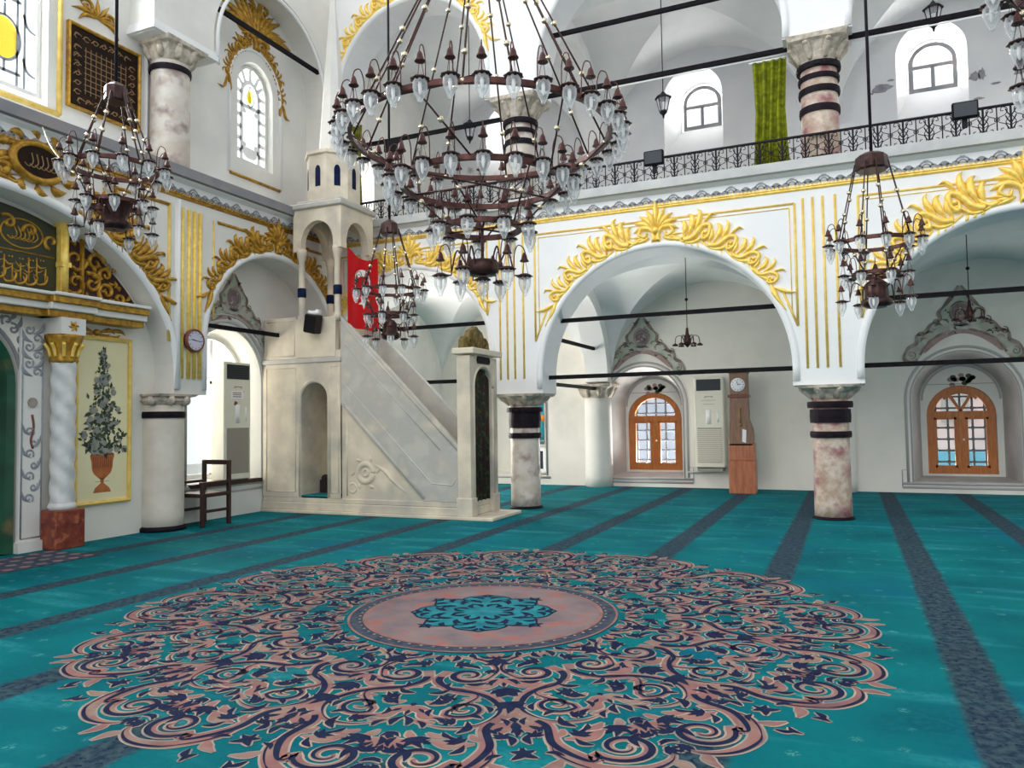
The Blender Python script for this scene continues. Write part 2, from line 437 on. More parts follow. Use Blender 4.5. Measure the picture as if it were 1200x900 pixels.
def arc(uc, v0, r, a0=0.0, a1=pi, n=28, rz=None):
    rz = rz or r
    return [(uc - r*cos(a0+(a1-a0)*i/n), v0 + rz*sin(a0+(a1-a0)*i/n)) for i in range(n+1)]

def outline(uc, hw, sill, spring, n=20, rise=None):
    """arch-topped outline, closed, bottom left first"""
    return [(uc-hw, sill)] + arc(uc, spring, hw, n=n, rz=rise) + [(uc+hw, sill)]

def arch_wall(F, prof, vtop, thick, w0=0.0, m=None):
    """wall whose lower edge follows prof [(u, v), ...]; top at vtop; goes back by thick from w0"""
    mb = MB(F); n = len(prof)
    vs = []
    for u, v in prof:
        vs += [(u, v, w0), (u, vtop, w0), (u, v, w0-thick), (u, vtop, w0-thick)]
    fs = []
    for i in range(n-1):
        a, b = 4*i, 4*(i+1)
        fs.append((a, b, b+2, a+2))
        if abs(prof[i][0]-prof[i+1][0]) > 1e-6:
            fs += [(a, a+1, b+1, b), (a+2, b+2, b+3, a+3), (a+1, a+3, b+3, b+1)]
    fs += [(0, 2, 3, 1), (4*n-4, 4*n-3, 4*n-1, 4*n-2)]
    mb.add(vs, fs)
    return mb

def open_wall(F, u0, u1, v0, v1, openings, w=0.0):
    """wall face with arch-topped openings; openings = [(uc, hw, sill, spring, rise)]"""
    mb = MB(F); N = 20; u = u0
    def quad(a, b, c, d): mb.add([(p[0], p[1], w) for p in (a, b, c, d)], [(0, 1, 2, 3)])
    for (uc, hw, sill, spring, rise) in sorted(openings):
        quad((u, v0), (uc-hw, v0), (uc-hw, v1), (u, v1))
        quad((uc-hw, v0), (uc+hw, v0), (uc+hw, sill), (uc-hw, sill))
        A = arc(uc, spring, hw, n=N, rz=rise)
        for i in range(N):
            quad(A[i], A[i+1], (A[i+1][0], v1), (A[i][0], v1))
        u = uc+hw
    quad((u, v0), (u1, v0), (u1, v1), (u, v1))
    return mb
# ================================================================== SETTING
mb = MB(); mb.box((-9.6, -3, -.25), (9.5, 16.9, -.012)); floor = struct(mb.build('floor', MT['plaster']))

# ---- arcade wall between the hall and the side aisle (u = X)
def jarc(uc, r, z0, vb, rz=None):
    """stilted arch: jamb from vb up to the springing at z0, arch, jamb down"""
    return [(uc-r, vb)] + arc(uc, z0, r, n=36, rz=rz) + [(uc+r, vb)]
PB = 1.88
prof = [(-8.95, PB)] + jarc(-6.96, 1.54, 2.56, PB) + jarc(-2.6, 1.89, 2.15, PB) + jarc(2.15, 1.94, 2.10, PB) + jarc(6.95, 1.9, 2.1, PB) + [(9.4, PB)]
wall_arcade = struct(arch_wall(FAC, prof, 4.95, .62).build('wall_arcade', MT['facade']))
UB = 6.85
prof = [(-8.95, 4.95), (-8.43, 4.95)] + arc(-6.945, 7.45, 1.485, n=30) + [(-5.46, UB)] + jarc(-2.6, 1.89, 7.1, UB) + jarc(2.15, 1.94, 7.1, UB) + jarc(6.95, 1.9, 7.1, UB) + [(9.4, UB)]
wall_gallery = struct(arch_wall(FAC, prof, 9.7, .62).build('wall_gallery', MT['facade']))

# arch mouldings on the arcade (a proud white roll following each arch)
def arch_trim(F, uc, r, z0, vb, wall, name='arch_moulding', rz=None, m='facade'):
    path = [(uc-r-.05, vb)] + arc(uc, z0, r+.05, n=40, rz=(rz+.05) if rz else None) + [(uc+r+.05, vb)]
    q = MB(F); q.relief(path, .1, .035); q.build(name, MT[m], wall)
for a in ((-6.96, 1.54, 2.56), (-2.6, 1.89, 2.15), (2.15, 1.94, 2.10)):
    arch_trim(FAC, a[0], a[1], a[2], 1.95, wall_arcade)
for a in ((-6.945, 1.485, 7.45), (-2.6, 1.89, 7.1), (2.15, 1.94, 7.1)):
    arch_trim(FAC, a[0], a[1], a[2], UB+.02, wall_gallery)

# ---- back wall of the aisle and of the gallery above (u = X)
LOWN = [(-7.1, .85), (-4.01, .82), (1.92, .855), (6.6, .85)]
mb = open_wall(BACK, -9.0, 9.4, 0, 4.95, [(u, hw, .2, 1.72, hw) for u, hw in LOWN])
wall_back = struct(mb.build('wall_back', MT['back'], recalc=False))
UPN = [(-7.05, .6), (-2.81, .61), (1.61, .59), (6.0, .6)]
mb = open_wall(BACK, -9.0, 9.4, 4.95, 9.7, [(u, hw, 7.05, 8.24, hw) for u, hw in UPN])
wall_back_upper = struct(mb.build('wall_back_upper', MT['gallery'], recalc=False))

# end wall of aisle and gallery (u = Y, facing +X)
ENDF = Frame((-8.9, 0, 0), (0, 1, 0), (0, 0, 1), (1, 0, 0))
mb = open_wall(ENDF, 11.9, 16.1, 4.9, 9.7, [(12.75, .45, 5.4, 6.5, .45)])
struct(open_wall(ENDF, 11.9, 16.1, 0, 4.9, [(13.4, .75, .6, 2.3, .75)]).build('wall_end_lower', MT['plaster'], recalc=False))
mb.rings([(outline(12.75, .45, 5.4, 6.5, rise=.45), 0), (outline(12.75, .4, 5.5, 6.5, rise=.4), -.4)])
wall_end = struct(mb.build('wall_end', MT['plaster'], recalc=False))

# ---- gallery floor and groin vaults
mb = MB(); mb.box((-8.95, 11.42, 4.86), (9.4, 16.0, 4.95)); struct(mb.build('floor_gallery', MT['plaster']))
def groin(x0, x1, y0, y1, z0, name, m, rx=None):
    mb = MB(); n = 48; cx, cy = (x0+x1)/2, (y0+y1)/2; hx, hy = (x1-x0)/2, (y1-y0)/2; R = min(hx, hy)
    vs = []
    for i in range(n+1):
        x = -cos(pi*i/n)*hx
        for j in range(n+1):
            y = -cos(pi*j/n)*hy
            h = max(sqrt(max(0, 1-(x/hx)**2)), sqrt(max(0, 1-(y/hy)**2)))
            vs.append((cx+x, cy+y, z0+h*R))
    fs = []
    for i in range(n):
        for j in range(n):
            a, b, c, d = i*(n+1)+j, i*(n+1)+j+1, (i+1)*(n+1)+j+1, (i+1)*(n+1)+j
            if i == j: fs += [(a, b, c), (a, c, d)]
            elif i+j == n-1: fs += [(a, b, d), (b, c, d)]
            else: fs.append((a, b, c, d))
    mb.add(vs, fs, False)
    return struct(mb.build(name, m, recalc=False))
for k, (x0, x1) in enumerate(((-8.9, -5.2), (-4.7, -.5), (0.0, 4.3), (4.8, 9.3))):
    groin(x0, x1, 12.0, 16.02, 2.25, 'ceiling_aisle', MT['vault'])
    groin(x0, x1, 12.0, 16.02, 7.2, 'ceiling_gallery', MT['vault'])
# transverse arches over the aisle, springing from the columns to the back-wall pilasters
for xc in (-4.95, -.25, 4.55):
    TF = Frame((xc-.25, 0, 0), (0, 1, 0), (0, 0, 1), (-1, 0, 0))
    struct(arch_wall(TF, [(11.99, 2.2)] + arc(14.0, 2.25, 1.72, n=28) + [(16.02, 2.2)], 4.9, .5).build('trim_aisle_arch', MT['facade']))
    struct(arch_wall(TF, [(11.99, 7.1)] + arc(14.0, 7.2, 1.72, n=28) + [(16.02, 7.1)], 9.6, .5).build('trim_gallery_arch', MT['facade']))

# ---- qibla wall (u = Y)
prof = [(-2.0, 0), (2.2, 0), (2.2, PB)] + [(2.68, PB)] + arc(5.2, 2.15, 2.52, n=44, rz=1.97) + [(7.72, PB)] + jarc(9.8, 1.5, 2.64, PB)[0:] + [(11.3, 0), (11.99, 0)]
wall_qibla = struct(arch_wall(LEFT, prof, 4.95, .5).build('wall_qibla', MT['plaster']))
arch_trim(LEFT, 9.8, 1.5, 2.64, 1.95, wall_qibla)
q = MB(LEFT); q.relief([(2.63, 1.95)] + arc(5.2, 2.15, 2.57, n=50, rz=2.02) + [(7.77, 1.95)], .11, .04); q.build('arch_moulding', MT['facade'], wall_qibla)
prof = [(-2.0, 4.95), (2.4, 4.95), (2.4, UB), (3.05, UB)] + arc(5.2, 7.3, 2.15, n=40) + [(7.35, UB), (8.42, UB)] + arc(9.77, 7.25, 1.35, n=30) + [(11.12, 4.95), (11.99, 4.95)]
wall_qibla_upper = struct(arch_wall(LEFT, prof, 9.9, .5).build('wall_qibla_upper', MT['plaster']))
mb = MB(LEFT); mb.box((7.3, 6.86, -.49), (8.46, 6.93, .05)); mb.box((7.325, 6.93, -.49), (8.44, 6.99, .025)); mb.build('pier_moulding', MT['facade'], wall_qibla_upper)
q = MB(LEFT); q.relief([(8.5, UB)] + arc(9.77, 7.25, 1.28, n=40) + [(11.05, UB)], .06, .03); q.build('arch_moulding', MT['facade'], wall_qibla_upper)
# recessed wall faces
RF = Frame((-8.86, 0, 0), (0, 1, 0), (0, 0, 1), (1, 0, 0))
mb = open_wall(RF, 2.0, 7.95, 0, 4.9, [(5.2, .62, .0, 1.95, .75)])
mb.rings([(outline(5.2, .62, 0, 1.95, rise=.75), 0), (outline(5.2, .5, 0, 1.95, rise=.6), -.55)])
wall_mihrab = struct(mb.build('wall_mihrab', MT['back'], recalc=False))
WF = Frame((-9.0, 0, 0), (0, 1, 0), (0, 0, 1), (1, 0, 0))
mb = open_wall(WF, 7.9, 11.98, 0, 4.9, [(9.2, .78, .55, 2.12, .85)])
mb.rings([(outline(9.2, .78, .55, 2.12, rise=.85), 0), (outline(9.2, .7, .6, 2.12, rise=.77), -.36)])
wall_window_bay = struct(mb.build('wall_window_bay', MT['plaster'], recalc=False))
UF = Frame((-8.97, 0, 0), (0, 1, 0), (0, 0, 1), (1, 0, 0))
mb = open_wall(UF, 1.0, 11.98, 4.95, 9.9, [(5.2, .98, 5.42, 7.6, .98), (9.81, .42, 5.75, 7.02, .5)])
mb.rings([(outline(5.2, .98, 5.42, 7.6, rise=.98), 0), (outline(5.2, .95, 5.52, 7.6, rise=.95), -.2)])
mb.rings([(outline(9.81, .42, 5.75, 7.02, rise=.5), 0), (outline(9.81, .38, 5.8, 7.02, rise=.46), -.16)])
wall_upper_recess = struct(mb.build('wall_upper_recess', MT['plaster'], recalc=False))

# ---- cornices: grey slab, white cove, gold line and stencilled fringe
def cornice(F, u0, u1, name, slab, cap):
    prof = [(0, 4.72), (.03, 4.74), (.03, 4.84), (.09, 4.87), (.12, 4.93), (.16, 4.95), (.16, 5.02), (-.3, 5.02), (-.3, 4.72)]
    mb = MB(F)
    vs = [(u0, z, w) for w, z in prof] + [(u1, z, w) for w, z in prof]; n = len(prof)
    mb.add(vs, [(i, (i+1) % n, n+(i+1) % n, n+i) for i in range(n)] + [list(range(n))[::-1], list(range(n, 2*n))])
    o = struct(mb.build(name, MT['facade']))
    g = MB(F); g.box((u0, 4.895, .05), (u1, 5.03, .185)); g.build('grey_slab', MT[slab], o)
    g = MB(F); g.relief([(u0, 4.655), (u1, 4.655)], .05, .03); g.build('gold_line', MT[cap], o)
    # saw-tooth lace under the fringe
    l = MB(F); k = int((u1-u0)/.055)
    for i in range(k):
        a = u0+i*.055; l.prism([(a, 4.675), (a+.055, 4.675), (a+.0275, 4.71)], .0, .034)
    lo = l.build('lace_edge', MT[cap], o); lo['kind'] = 'stuff'
    # stencilled fans, large and small in turn, as thin applied paint layers
    big = MB(F); us = u0+.2
    def fan(mbx, u, s):
        mbx.ribbon(arc(u, 4.715, .085*s, n=10), .022, .0345); mbx.ribbon(arc(u, 4.715, .05*s, n=8), .022, .0345)
        mbx.ribbon([(u-.03*s, 4.80*1.0-.085*(1-s)), (u+.03*s, 4.80-.085*(1-s))], .035*s, .0347)
        mbx.ribbon(arc(u-.085*s, 4.715, .04*s, n=6), .016, .0345); mbx.ribbon(arc(u+.085*s, 4.715, .04*s, n=6), .016, .0345)
    m0 = MB(F); fan(m0, us, 1.0); f0 = m0.build('painted_fan', MT['fringe'], o)
    m1 = MB(F); fan(m1, us+.21, .6); f1 = m1.build('painted_bud', MT['fringe'], o)
    st = F.u*.42; k = 1
    while us + .42*k + .3 < u1 and k < 60:
        place('painted_fan', f0.data, o, st*k); place('painted_bud', f1.data, o, st*k); k += 1
    return o
cornice(FAC, -8.4, 9.3, 'trim_1', 'greyline', 'gold')
cornice(LEFT, -1.0, 11.4, 'trim_2', 'fringeblue', 'oldgold')

# unseen right wall, added to hold light off the qibla wall
mb = MB(); mb.box((9.4, -3, 0), (9.6, 12.0, 9.7)); struct(mb.build('wall_light_block', MT['plaster']))
# peeled patches on the gallery wall
for k, (sx_, sz_, sw, sh) in enumerate(((.78, 7.7, .2, .1), (.6, 7.62, .05, .03), (.93, 7.82, .07, .03), (2.42, 7.64, .07, .14), (2.3, 7.63, .12, .1), (2.62, 7.43, .1, .03), (2.35, 7.2, .1, .03), (3.0, 7.58, .12, .09), (3.05, 7.42, .05, .03))):
    r_ = random.Random(k); q = MB(BACK)
    q.prism([(sx_+sw*cos(t*pi/7)*r_.uniform(.5, 1.1), sz_+sh*sin(t*pi/7)*r_.uniform(.5, 1.1)) for t in range(14)], 0, .003); q.build('peeled_patch', MT['stain'], wall_back_upper)

# ---- gold panel lines and pilaster bars
def lines(F, path, wall, name, m, wd=.035, h=.02):
    q = MB(F)
    for a, b in zip(path[:-1], path[1:]): q.relief([a, b], wd, h)
    return q.build(name, MT[m], wall)
def panel(F, uc, r, z0, ul, ur, wall, m, zl=2.72, top=4.46, a_end=31):
    e = radians(a_end)
    for sg, ue in ((-1, ul), (1, ur)):
        ax, az = uc+sg*(r+.2)*cos(e), z0+(r+.2)*sin(e)
        lines(F, [(uc, top), (ue, top), (ue, zl), (ax, az)], wall, 'gold_panel_line', m)
        lines(F, [(uc, top-.06), (ue-sg*.07, top-.06), (ue-sg*.07, zl+.2)], wall, 'gold_panel_line', m, .014, .012)
panel(FAC, -2.6, 1.89, 2.15, -4.6, -.62, wall_arcade, 'goldline')
panel(FAC, 2.15, 1.94, 2.10, .2, 4.1, wall_arcade, 'goldline', zl=2.78)
panel(FAC, -6.96, 1.54, 2.56, -8.42, -5.46, wall_arcade, 'goldline', zl=3.2, a_end=28)
for pc in (-4.97, -.25):
    bars = [pc-.26, pc-.13, pc+.0, pc+.16]
    for b in bars: lines(FAC, [(b, 2.12), (b, 4.52)], wall_arcade, 'pilaster_bar', 'goldline', .036, .02)
for b in (7.84, 7.96, 8.06, 8.16):
    lines(LEFT, [(b, 2.1), (b, 4.5)], wall_qibla, 'pilaster_bar', 'gold', .06, .04)
lines(LEFT, [(7.76, 1.95), (7.76, 4.6)], wall_qibla, 'white_rib', 'facade', .08, .06)
lines(LEFT, [(7.62, 4.52), (7.62, 2.6)], wall_qibla, 'gold_panel_line', 'goldline', .05, .03)
lines(LEFT, [(7.62, 4.5), (6.6, 4.5)], wall_qibla, 'gold_panel_line', 'oldgold', .05, .03)
lines(LEFT, [(8.5, 4.45), (11.2, 4.45)], wall_qibla, 'gold_panel_line', 'oldgold', .05, .03)
lines(LEFT, [(8.42, 4.45), (8.42, 3.0)], wall_qibla, 'gold_panel_line', 'goldline', .03, .02)
lines(UF, [(7.62, 5.05), (7.62, 7.0)], wall_upper_recess, 'white_fillet', 'white', .05, .04)
lines(UF, [(4.0, 5.37), (6.33, 5.37), (6.33, 8.0)], wall_upper_recess, 'gold_frame_line', 'goldline', .07, .04)
lines(UF, [(9.22, 5.5), (10.4, 5.5)], wall_upper_recess, 'gold_sill_line', 'oldgold', .05, .04)
q = MB(UF); q.relief([(9.2, 5.52)] + arc(9.81, 7.04, .6, n=26, rz=.68) + [(10.42, 5.52)], .05, .03); q.build('window_surround', MT['facade'], wall_upper_recess)

# ---- gilded relief over the arches
def volute(mb, F, c, s, hand, a0):
    p = spiral(c, .012*s, .13*s, a0, a0+hand*2*pi*1.45, 34)
    mb.relief(p, lambda q: .018*s+.05*s*q, .045*s, seg=5)
    return p[-1]
def gild(F, uc, r, z0, wall, m, half=1.05, crown=1.0, rz=None, sc=1.0, units=4, start=.36, name='gilded_relief', right=True, left=True):
    """scrolling acanthus over an arch, one mesh per side and one for the crown"""
    rz = rz or r
    def pt(ang, t):
        t = .06+(t-.06)*1.22
        return (uc + (r+t)*sin(ang), z0 + (rz+t)*cos(ang))
    for sg in ((-1,) if left else ()) + ((1,) if right else ()):
        mb = MB(F)
        def M_(s, t): return pt(sg*s/r, t)
        smax = half*r; step = (smax-(start+.06)*sc)/units
        for k in range(units):
            s0 = start*sc + k*step; z = sc*(1-.1*k); w = step
            # rinceau stem rolling along the arch edge
            mb.relief(spl([M_(s0-.08*z, .12), M_(s0+.22*w, .075), M_(s0+.55*w, .10), M_(s0+.85*w, .2*z), M_(s0+1.02*w, .16*z)], 6), lambda q: .03+.035*sin(pi*q), .05*z)
            # broad leaf sweeping up and outwards into a volute with a bead at its eye
            V = [M_(s0+.1*w, .1), M_(s0+.42*w, .15*z), M_(s0+.66*w, .3*z), M_(s0+.9*w, .33*z), M_(s0+.98*w, .22*z), M_(s0+.84*w, .15*z), M_(s0+.75*w, .22*z), M_(s0+.83*w, .26*z)]
            mb.relief(spl(V, 7), lambda q: .11*z*(1-.62*q), .07*z)
            e_ = M_(s0+.85*w, .24*z); mb.ball(F(e_[0], e_[1], .04*z), .035*z, 8)
            # curling tongues along its back
            for j, (a0, b0, a1, b1, a2, b2, a3, b3, wd) in enumerate(((.06, .12, .08, .24, .0, .32, -.12, .33, .085), (.24, .15, .3, .3, .22, .4, .08, .42, .1), (.44, .22, .5, .36, .46, .46, .34, .5, .085), (.66, .32, .76, .42, .84, .47, .98, .47, .055))):
                mb.relief(spl([M_(s0+a0*w, b0*z), M_(s0+a1*w, b1*z), M_(s0+a2*w, b2*z), M_(s0+a3*w, b3*z)], 5), leafw(wd*z*1.15, .35), .06*z)
            # small leaves turned down on to the moulding
            for j in range(3):
                a0 = s0+(.12+.26*j)*w; mb.relief(spl([M_(a0, .1), M_(a0+.1*w, .05), M_(a0+.24*w, .045)], 4), leafw(.06*z), .04*z)
        lf = spl([M_(smax-.08, .12), M_(smax+.1, .08), M_(smax+.34*sc, .1)], 6); mb.relief(lf, leafw(.1*sc), .05)
        lf = spl([M_(smax-.02, .12), M_(smax+.12, .2), M_(smax+.2*sc, .3)], 6); mb.relief(lf, leafw(.07*sc), .05)
        o = mb.build(name, MT[m], wall, recalc=True)
    mb = MB(F); c = (uc, z0+rz+.1); s = crown
    for k in range(9):
        a = radians(-72+18*k); L = (.34 if k != 4 else .46)*s*(1-.12*abs(k-4)/4)
        b = (c[0]+sin(a)*.05*s, c[1]+.14*s+cos(a)*.05*s)
        lf = spl([b, (b[0]+sin(a)*L*.55, b[1]+cos(a)*L*.55), (b[0]+sin(a*1.25)*L, b[1]+cos(a*1.25)*L)], 6)
        mb.relief(lf, leafw(.1*s, .55), .07*s)
    for sg in (-1, 1):
        st = spl([(c[0]+sg*.03*s, c[1]), (c[0]+sg*.05*s, c[1]+.14*s), (c[0]+sg*.18*s, c[1]+.22*s), (c[0]+sg*.26*s, c[1]+.12*s), (c[0]+sg*.17*s, c[1]+.06*s), (c[0]+sg*.14*s, c[1]+.13*s)], 7)
        mb.relief(st, lambda q: .075*s-.035*s*q, .07*s)
        for k in range(3):
            a = sg*radians(95+18*k); b = (c[0]+sg*.1*s, c[1]+.05*s)
            lf = spl([b, (b[0]+sin(a)*.14*s, b[1]+cos(a)*.1*s+.03), (b[0]+sin(a)*.3*s, b[1]+cos(a)*.2*s+.05)], 5)
            mb.relief(lf, leafw(.07*s), .05*s)
        lf = spl([(c[0]+sg*.22*s, c[1]+.04*s), (c[0]+sg*.36*s, c[1]-.01), (c[0]+sg*.5*s, c[1]+.1*s)], 6); mb.relief(lf, leafw(.09*s), .05*s)
    for k in range(5):
        a = radians(150+15*k); lf = [(c[0], c[1]+.12*s), (c[0]+sin(a)*.08*s, c[1]+.04*s), (c[0]+sin(a)*.14*s, c[1]-.04*s)]
        mb.relief(spl(lf, 4), leafw(.05*s, .6), .06*s)
    mb.ball(F(c[0], c[1]+.15*s, .05), .06*s, 10)
    mb.build(name, MT[m], wall)
gild(FAC, -2.6, 1.89, 2.15, wall_arcade, 'gold', half=.98, crown=1.0)
gild(FAC, 2.15, 1.94, 2.10, wall_arcade, 'gold', half=.98, crown=1.15, sc=1.12)
gild(FAC, -6.96, 1.54, 2.56, wall_arcade, 'gold', half=.98, crown=.9, sc=.85)
gild(LEFT, 9.8, 1.5, 2.64, wall_qibla, 'oldgold', half=1.1, crown=.95, sc=.85)
gild(LEFT, 5.2, 2.52, 2.15, wall_qibla, 'oldgold', half=1.05, crown=.8, sc=1.2, rz=1.97, units=4, start=.95)
gild(FAC, -6.945, 1.485, 7.45, wall_gallery, 'gold', half=1.25, crown=.8, sc=.8)
gild(UF, 9.81, .52, 7.06, wall_upper_recess, 'oldgold', half=1.6, crown=.95, sc=.52, units=3, rz=.6)
q = MB(UF)   # looser gilded spray climbing above that window
for k in range(14):
    a = radians(-65+10*k); b = (9.81+sin(a)*.25, 7.95+.1*cos(a)); L = .55+.12*sin(k*2.1)
    q.relief(spl([b, (b[0]+sin(a)*L*.5, b[1]+cos(a)*L*.5), (b[0]+sin(a*1.5)*L, b[1]+cos(a*1.2)*L)], 5), leafw(.13, .5), .05)
for k in range(5): volute(q, UF, (9.81+(-.3, .3, -.18, .2, 0)[k], (8.1, 8.12, 8.45, 8.5, 8.75)[k]), 1.1, 1 if k % 2 else -1, k)
q.build('gilded_relief', MT['oldgold'], wall_upper_recess)
q = MB(UF)   # gilded spray above the framed calligraphy
for k in range(9):
    a = radians(-100+25*k); b = (6.85, 6.85); L = .3+.07*sin(k*1.7)
    q.relief(spl([b, (b[0]+sin(a)*L*.6, b[1]+cos(a)*L*.4), (b[0]+sin(a*1.15)*L, b[1]+cos(a*1.2)*L*.8)], 5), leafw(.06, .5), .04)
volute(q, UF, (6.7, 6.95), .8, 1, 0); volute(q, UF, (7.02, 6.9), .8, -1, 2)
q.build('gilded_relief', MT['oldgold'], wall_upper_recess)
# ================================================================== COLUMNS
def capital(root, c, z0, z1, r, half, m='capstone', leaves=8):
    """flared stone capital under a square abacus"""
    x, y = c; mb = MB(); h = z1-z0; n = 32; prof = [(r*.98, 0), (r*1.05, .1), (r*1.2, .4), (half*.86, .72), (half*.98, .8), (half*.98, 1.0)]
    vs = []
    for i, (rr, q) in enumerate(prof):
        k = max(0, (q-.35)/.65)            # round at the bottom, square at the top
        for j in range(n):
            a = 2*pi*j/n; cx, cy = cos(a), sin(a); mx = max(abs(cx), abs(cy))
            sq = rr/mx; f = rr*(1-k)+sq*k*1.0
            vs.append((x+cx*f, y+cy*f, z0+q*h))
    fs = [(i*n+j, i*n+(j+1) % n, (i+1)*n+(j+1) % n, (i+1)*n+j) for i in range(len(prof)-1) for j in range(n)]
    fs += [list(range(n))[::-1], [(len(prof)-1)*n+j for j in range(n)]]
    mb.add(vs, fs, False); cap = mb.build('capital', MT[m], root)
    lf = MB()
    for k in range(leaves):
        a = 2*pi*k/leaves+pi/leaves; d = Vector((cos(a), sin(a), 0)); t = Vector((-sin(a), cos(a), 0)); b = Vector((x, y, z0))
        rr = half*.98/max(abs(d.x), abs(d.y))*.93
        pts = [b+d*(r*1.0)+Vector((0, 0, .1*h)), b+d*(r*1.2)+Vector((0, 0, .4*h)), b+d*(rr*.92)+Vector((0, 0, .68*h)), b+d*rr+Vector((0, 0, .6*h))]
        lf.tube(spl([tuple(p) for p in pts], 4), [.03, .045, .05, .055, .055, .055, .05, .05, .05, .045, .045, .04, .03], 6, raw=True)
    lf.build('carved_leaves', MT[m], cap)
    return cap
def column(c, z0, z1, r, label, group, bands, shaft='colmarble', cap_h=.2, half=.4, base=None, bm='band', top_r=None, name='stone_column'):
    root = thing(name, (c[0], c[1], z0), label, 'column', group)
    tr = top_r or r*.96; zc = z1-cap_h; mb = MB(); n = 8
    mb.lathe([(r+(tr-r)*k/n, z0+(zc-z0)*k/n) for k in range(n+1)], (c[0], c[1], 0), 32); mb.build('shaft', MT[shaft], root)
    capital(root, c, zc, z1, tr, half)
    for i, (a, b, e) in enumerate(bands):
        mb = MB(); rr = r+e
        mb.lathe([(r*.9, a), (rr, a), (rr+.006, (a+b)/2), (rr, b), (r*.9, b)], (c[0], c[1], 0), 32, smooth=False); bo = mb.build('iron_band', MT[bm], root)
        if e > .02:
            mb = MB(); mb.box((c[0]-.05, c[1]-rr-.02, a+.01), (c[0]+.03, c[1]-rr+.03, b-.01)); mb.build('clamp', MT[bm], bo)
    if base:
        mb = MB(); mb.lathe([(r+.03, z0), (r+.03, z0+base), (r, z0+base+.02)], (c[0], c[1], 0), 32); mb.build('base_ring', MT['band'], root)
    return root
column((-4.96, 11.75), 0, PB, .25, 'pale veined marble column with two broad black bands beside the minbar', 'lower arcade columns',
       [(1.58, 1.66, .05), (1.32, 1.58, .015), (1.15, 1.24, .025)], 'colpale', .2, .42, .02)
column((-.25, 11.75), 0, PB, .25, 'mottled brown and pink marble column with black bands at right, standing free on the carpet', 'lower arcade columns',
       [(1.56, 1.65, .05), (1.35, 1.54, .02), (1.14, 1.23, .022)], 'colmarble', .2, .42, .02)
column((4.55, 11.75), 0, PB, .25, 'marble arcade column beyond the right-hand arch', 'lower arcade columns', [(1.56, 1.65, .05)], 'colmarble', .2, .42, .02)
column((-8.80, 7.80), 0, PB, .29, 'plain cream column with one thin dark band near the framed vase painting', 'lower arcade columns',
       [(1.55, 1.64, .008)], 'colplain', .15, .34, .05)
for cx, lab in ((-4.96, 'gallery column banded in black behind the big chandelier'), (-.25, 'gallery column with four black bands beside the long green curtain'), (4.55, 'gallery column beyond the right-hand lantern')):
    column((cx, 11.75), 5.0, UB, .26, lab, 'gallery columns', [(6.42, 6.5, .04), (6.26, 6.33, .02), (6.06, 6.15, .02), (5.78, 5.88, .015)], 'colpale' if cx < -4 else 'colmarble', .34, .42, .12)
column((-8.75, 7.85), 5.02, UB, .27, 'pinkish gallery-level column with one black ring right of the framed calligraphy', 'gallery columns', [(6.45, 6.53, .01)], 'colpale', .26, .37)
# half pilasters on the back wall carrying the aisle arches
for xc, lab in ((-5.0, 'round white wall pilaster with carved capital left of the wooden window'), (-.2, 'round white wall pilaster hidden behind the brown column')):
    column((xc, 15.95), 0, 2.2, .3, lab, 'aisle wall pilasters', [], 'plaster', .3, .42)

# ================================================================== TIE RODS
def rod(p0, p1, label, group='iron tie rods', r=.028):
    mb = MB(); a, b = Vector(p0), Vector(p1)
    d = (b-a).normalized(); s = d.cross(Vector((0, 0, 1))).normalized()*r; u = Vector((0, 0, r*1.15))
    vs = [a-s-u, a+s-u, a+s+u, a-s+u, b-s-u, b+s-u, b+s+u, b-s+u]
    mb.add(vs, [(0, 1, 2, 3), (7, 6, 5, 4), (0, 4, 5, 1), (1, 5, 6, 2), (2, 6, 7, 3), (3, 7, 4, 0)], raw=True)
    tag(mb.build('tie_rod', MT['rod'], origin=(a+b)/2), label, 'tie rod', group)
YR = 11.7
rod((-4.5, YR, 2.14), (-.7, YR, 2.14), 'lower black tie rod spanning the middle arch in front of the wooden window')
rod((-4.42, YR, 3.06), (-.78, YR, 3.06), 'upper black tie rod crossing the top of the middle arch')
rod((.2, YR, 2.14), (4.1, YR, 2.14), 'lower black tie rod spanning the right-hand arch')
rod((.28, YR, 3.06), (4.02, YR, 3.06), 'upper black tie rod crossing the top of the right-hand arch')
rod((-8.5, YR, 2.14), (-5.4, YR, 2.14), 'lower black tie rod in the arch behind the minbar stairs')
rod((-8.45, YR, 3.12), (-5.46, YR, 3.12), 'upper black tie rod in the arch behind the minbar stairs')
rod((-4.55, YR, 6.84), (-.66, YR, 6.84), 'gallery tie rod from which the long green curtain hangs')
rod((-4.4, YR, 7.85), (-.8, YR, 7.85), 'uppermost gallery tie rod across the middle opening')
rod((.15, YR, 6.84), (4.15, YR, 6.84), 'gallery tie rod above the window at upper right')
rod((-8.43, YR, 6.6), (-5.15, YR, 6.6), 'lower gallery tie rod behind the big chandelier')
rod((-8.43, YR, 7.45), (-5.46, YR, 7.45), 'higher gallery tie rod behind the big chandelier')
rod((-8.62, 8.4, 7.8), (-8.62, 11.15, 7.8), 'black tie rod slanting past the upper stained window')
rod((-8.66, 8.3, 2.92), (-8.66, 11.3, 2.92), 'short black tie rod over the floodlit window niche')
rod((-4.95, 12.05, 2.1), (-4.95, 15.75, 2.1), 'tie rod running back from the pale column to the wall pilaster')
rod((-4.95, 12.05, 2.95), (-4.95, 15.9, 2.95), 'upper tie rod running back under the aisle arch')
rod((-.25, 12.05, 2.1), (-.25, 15.75, 2.1), 'tie rod running back behind the brown column')

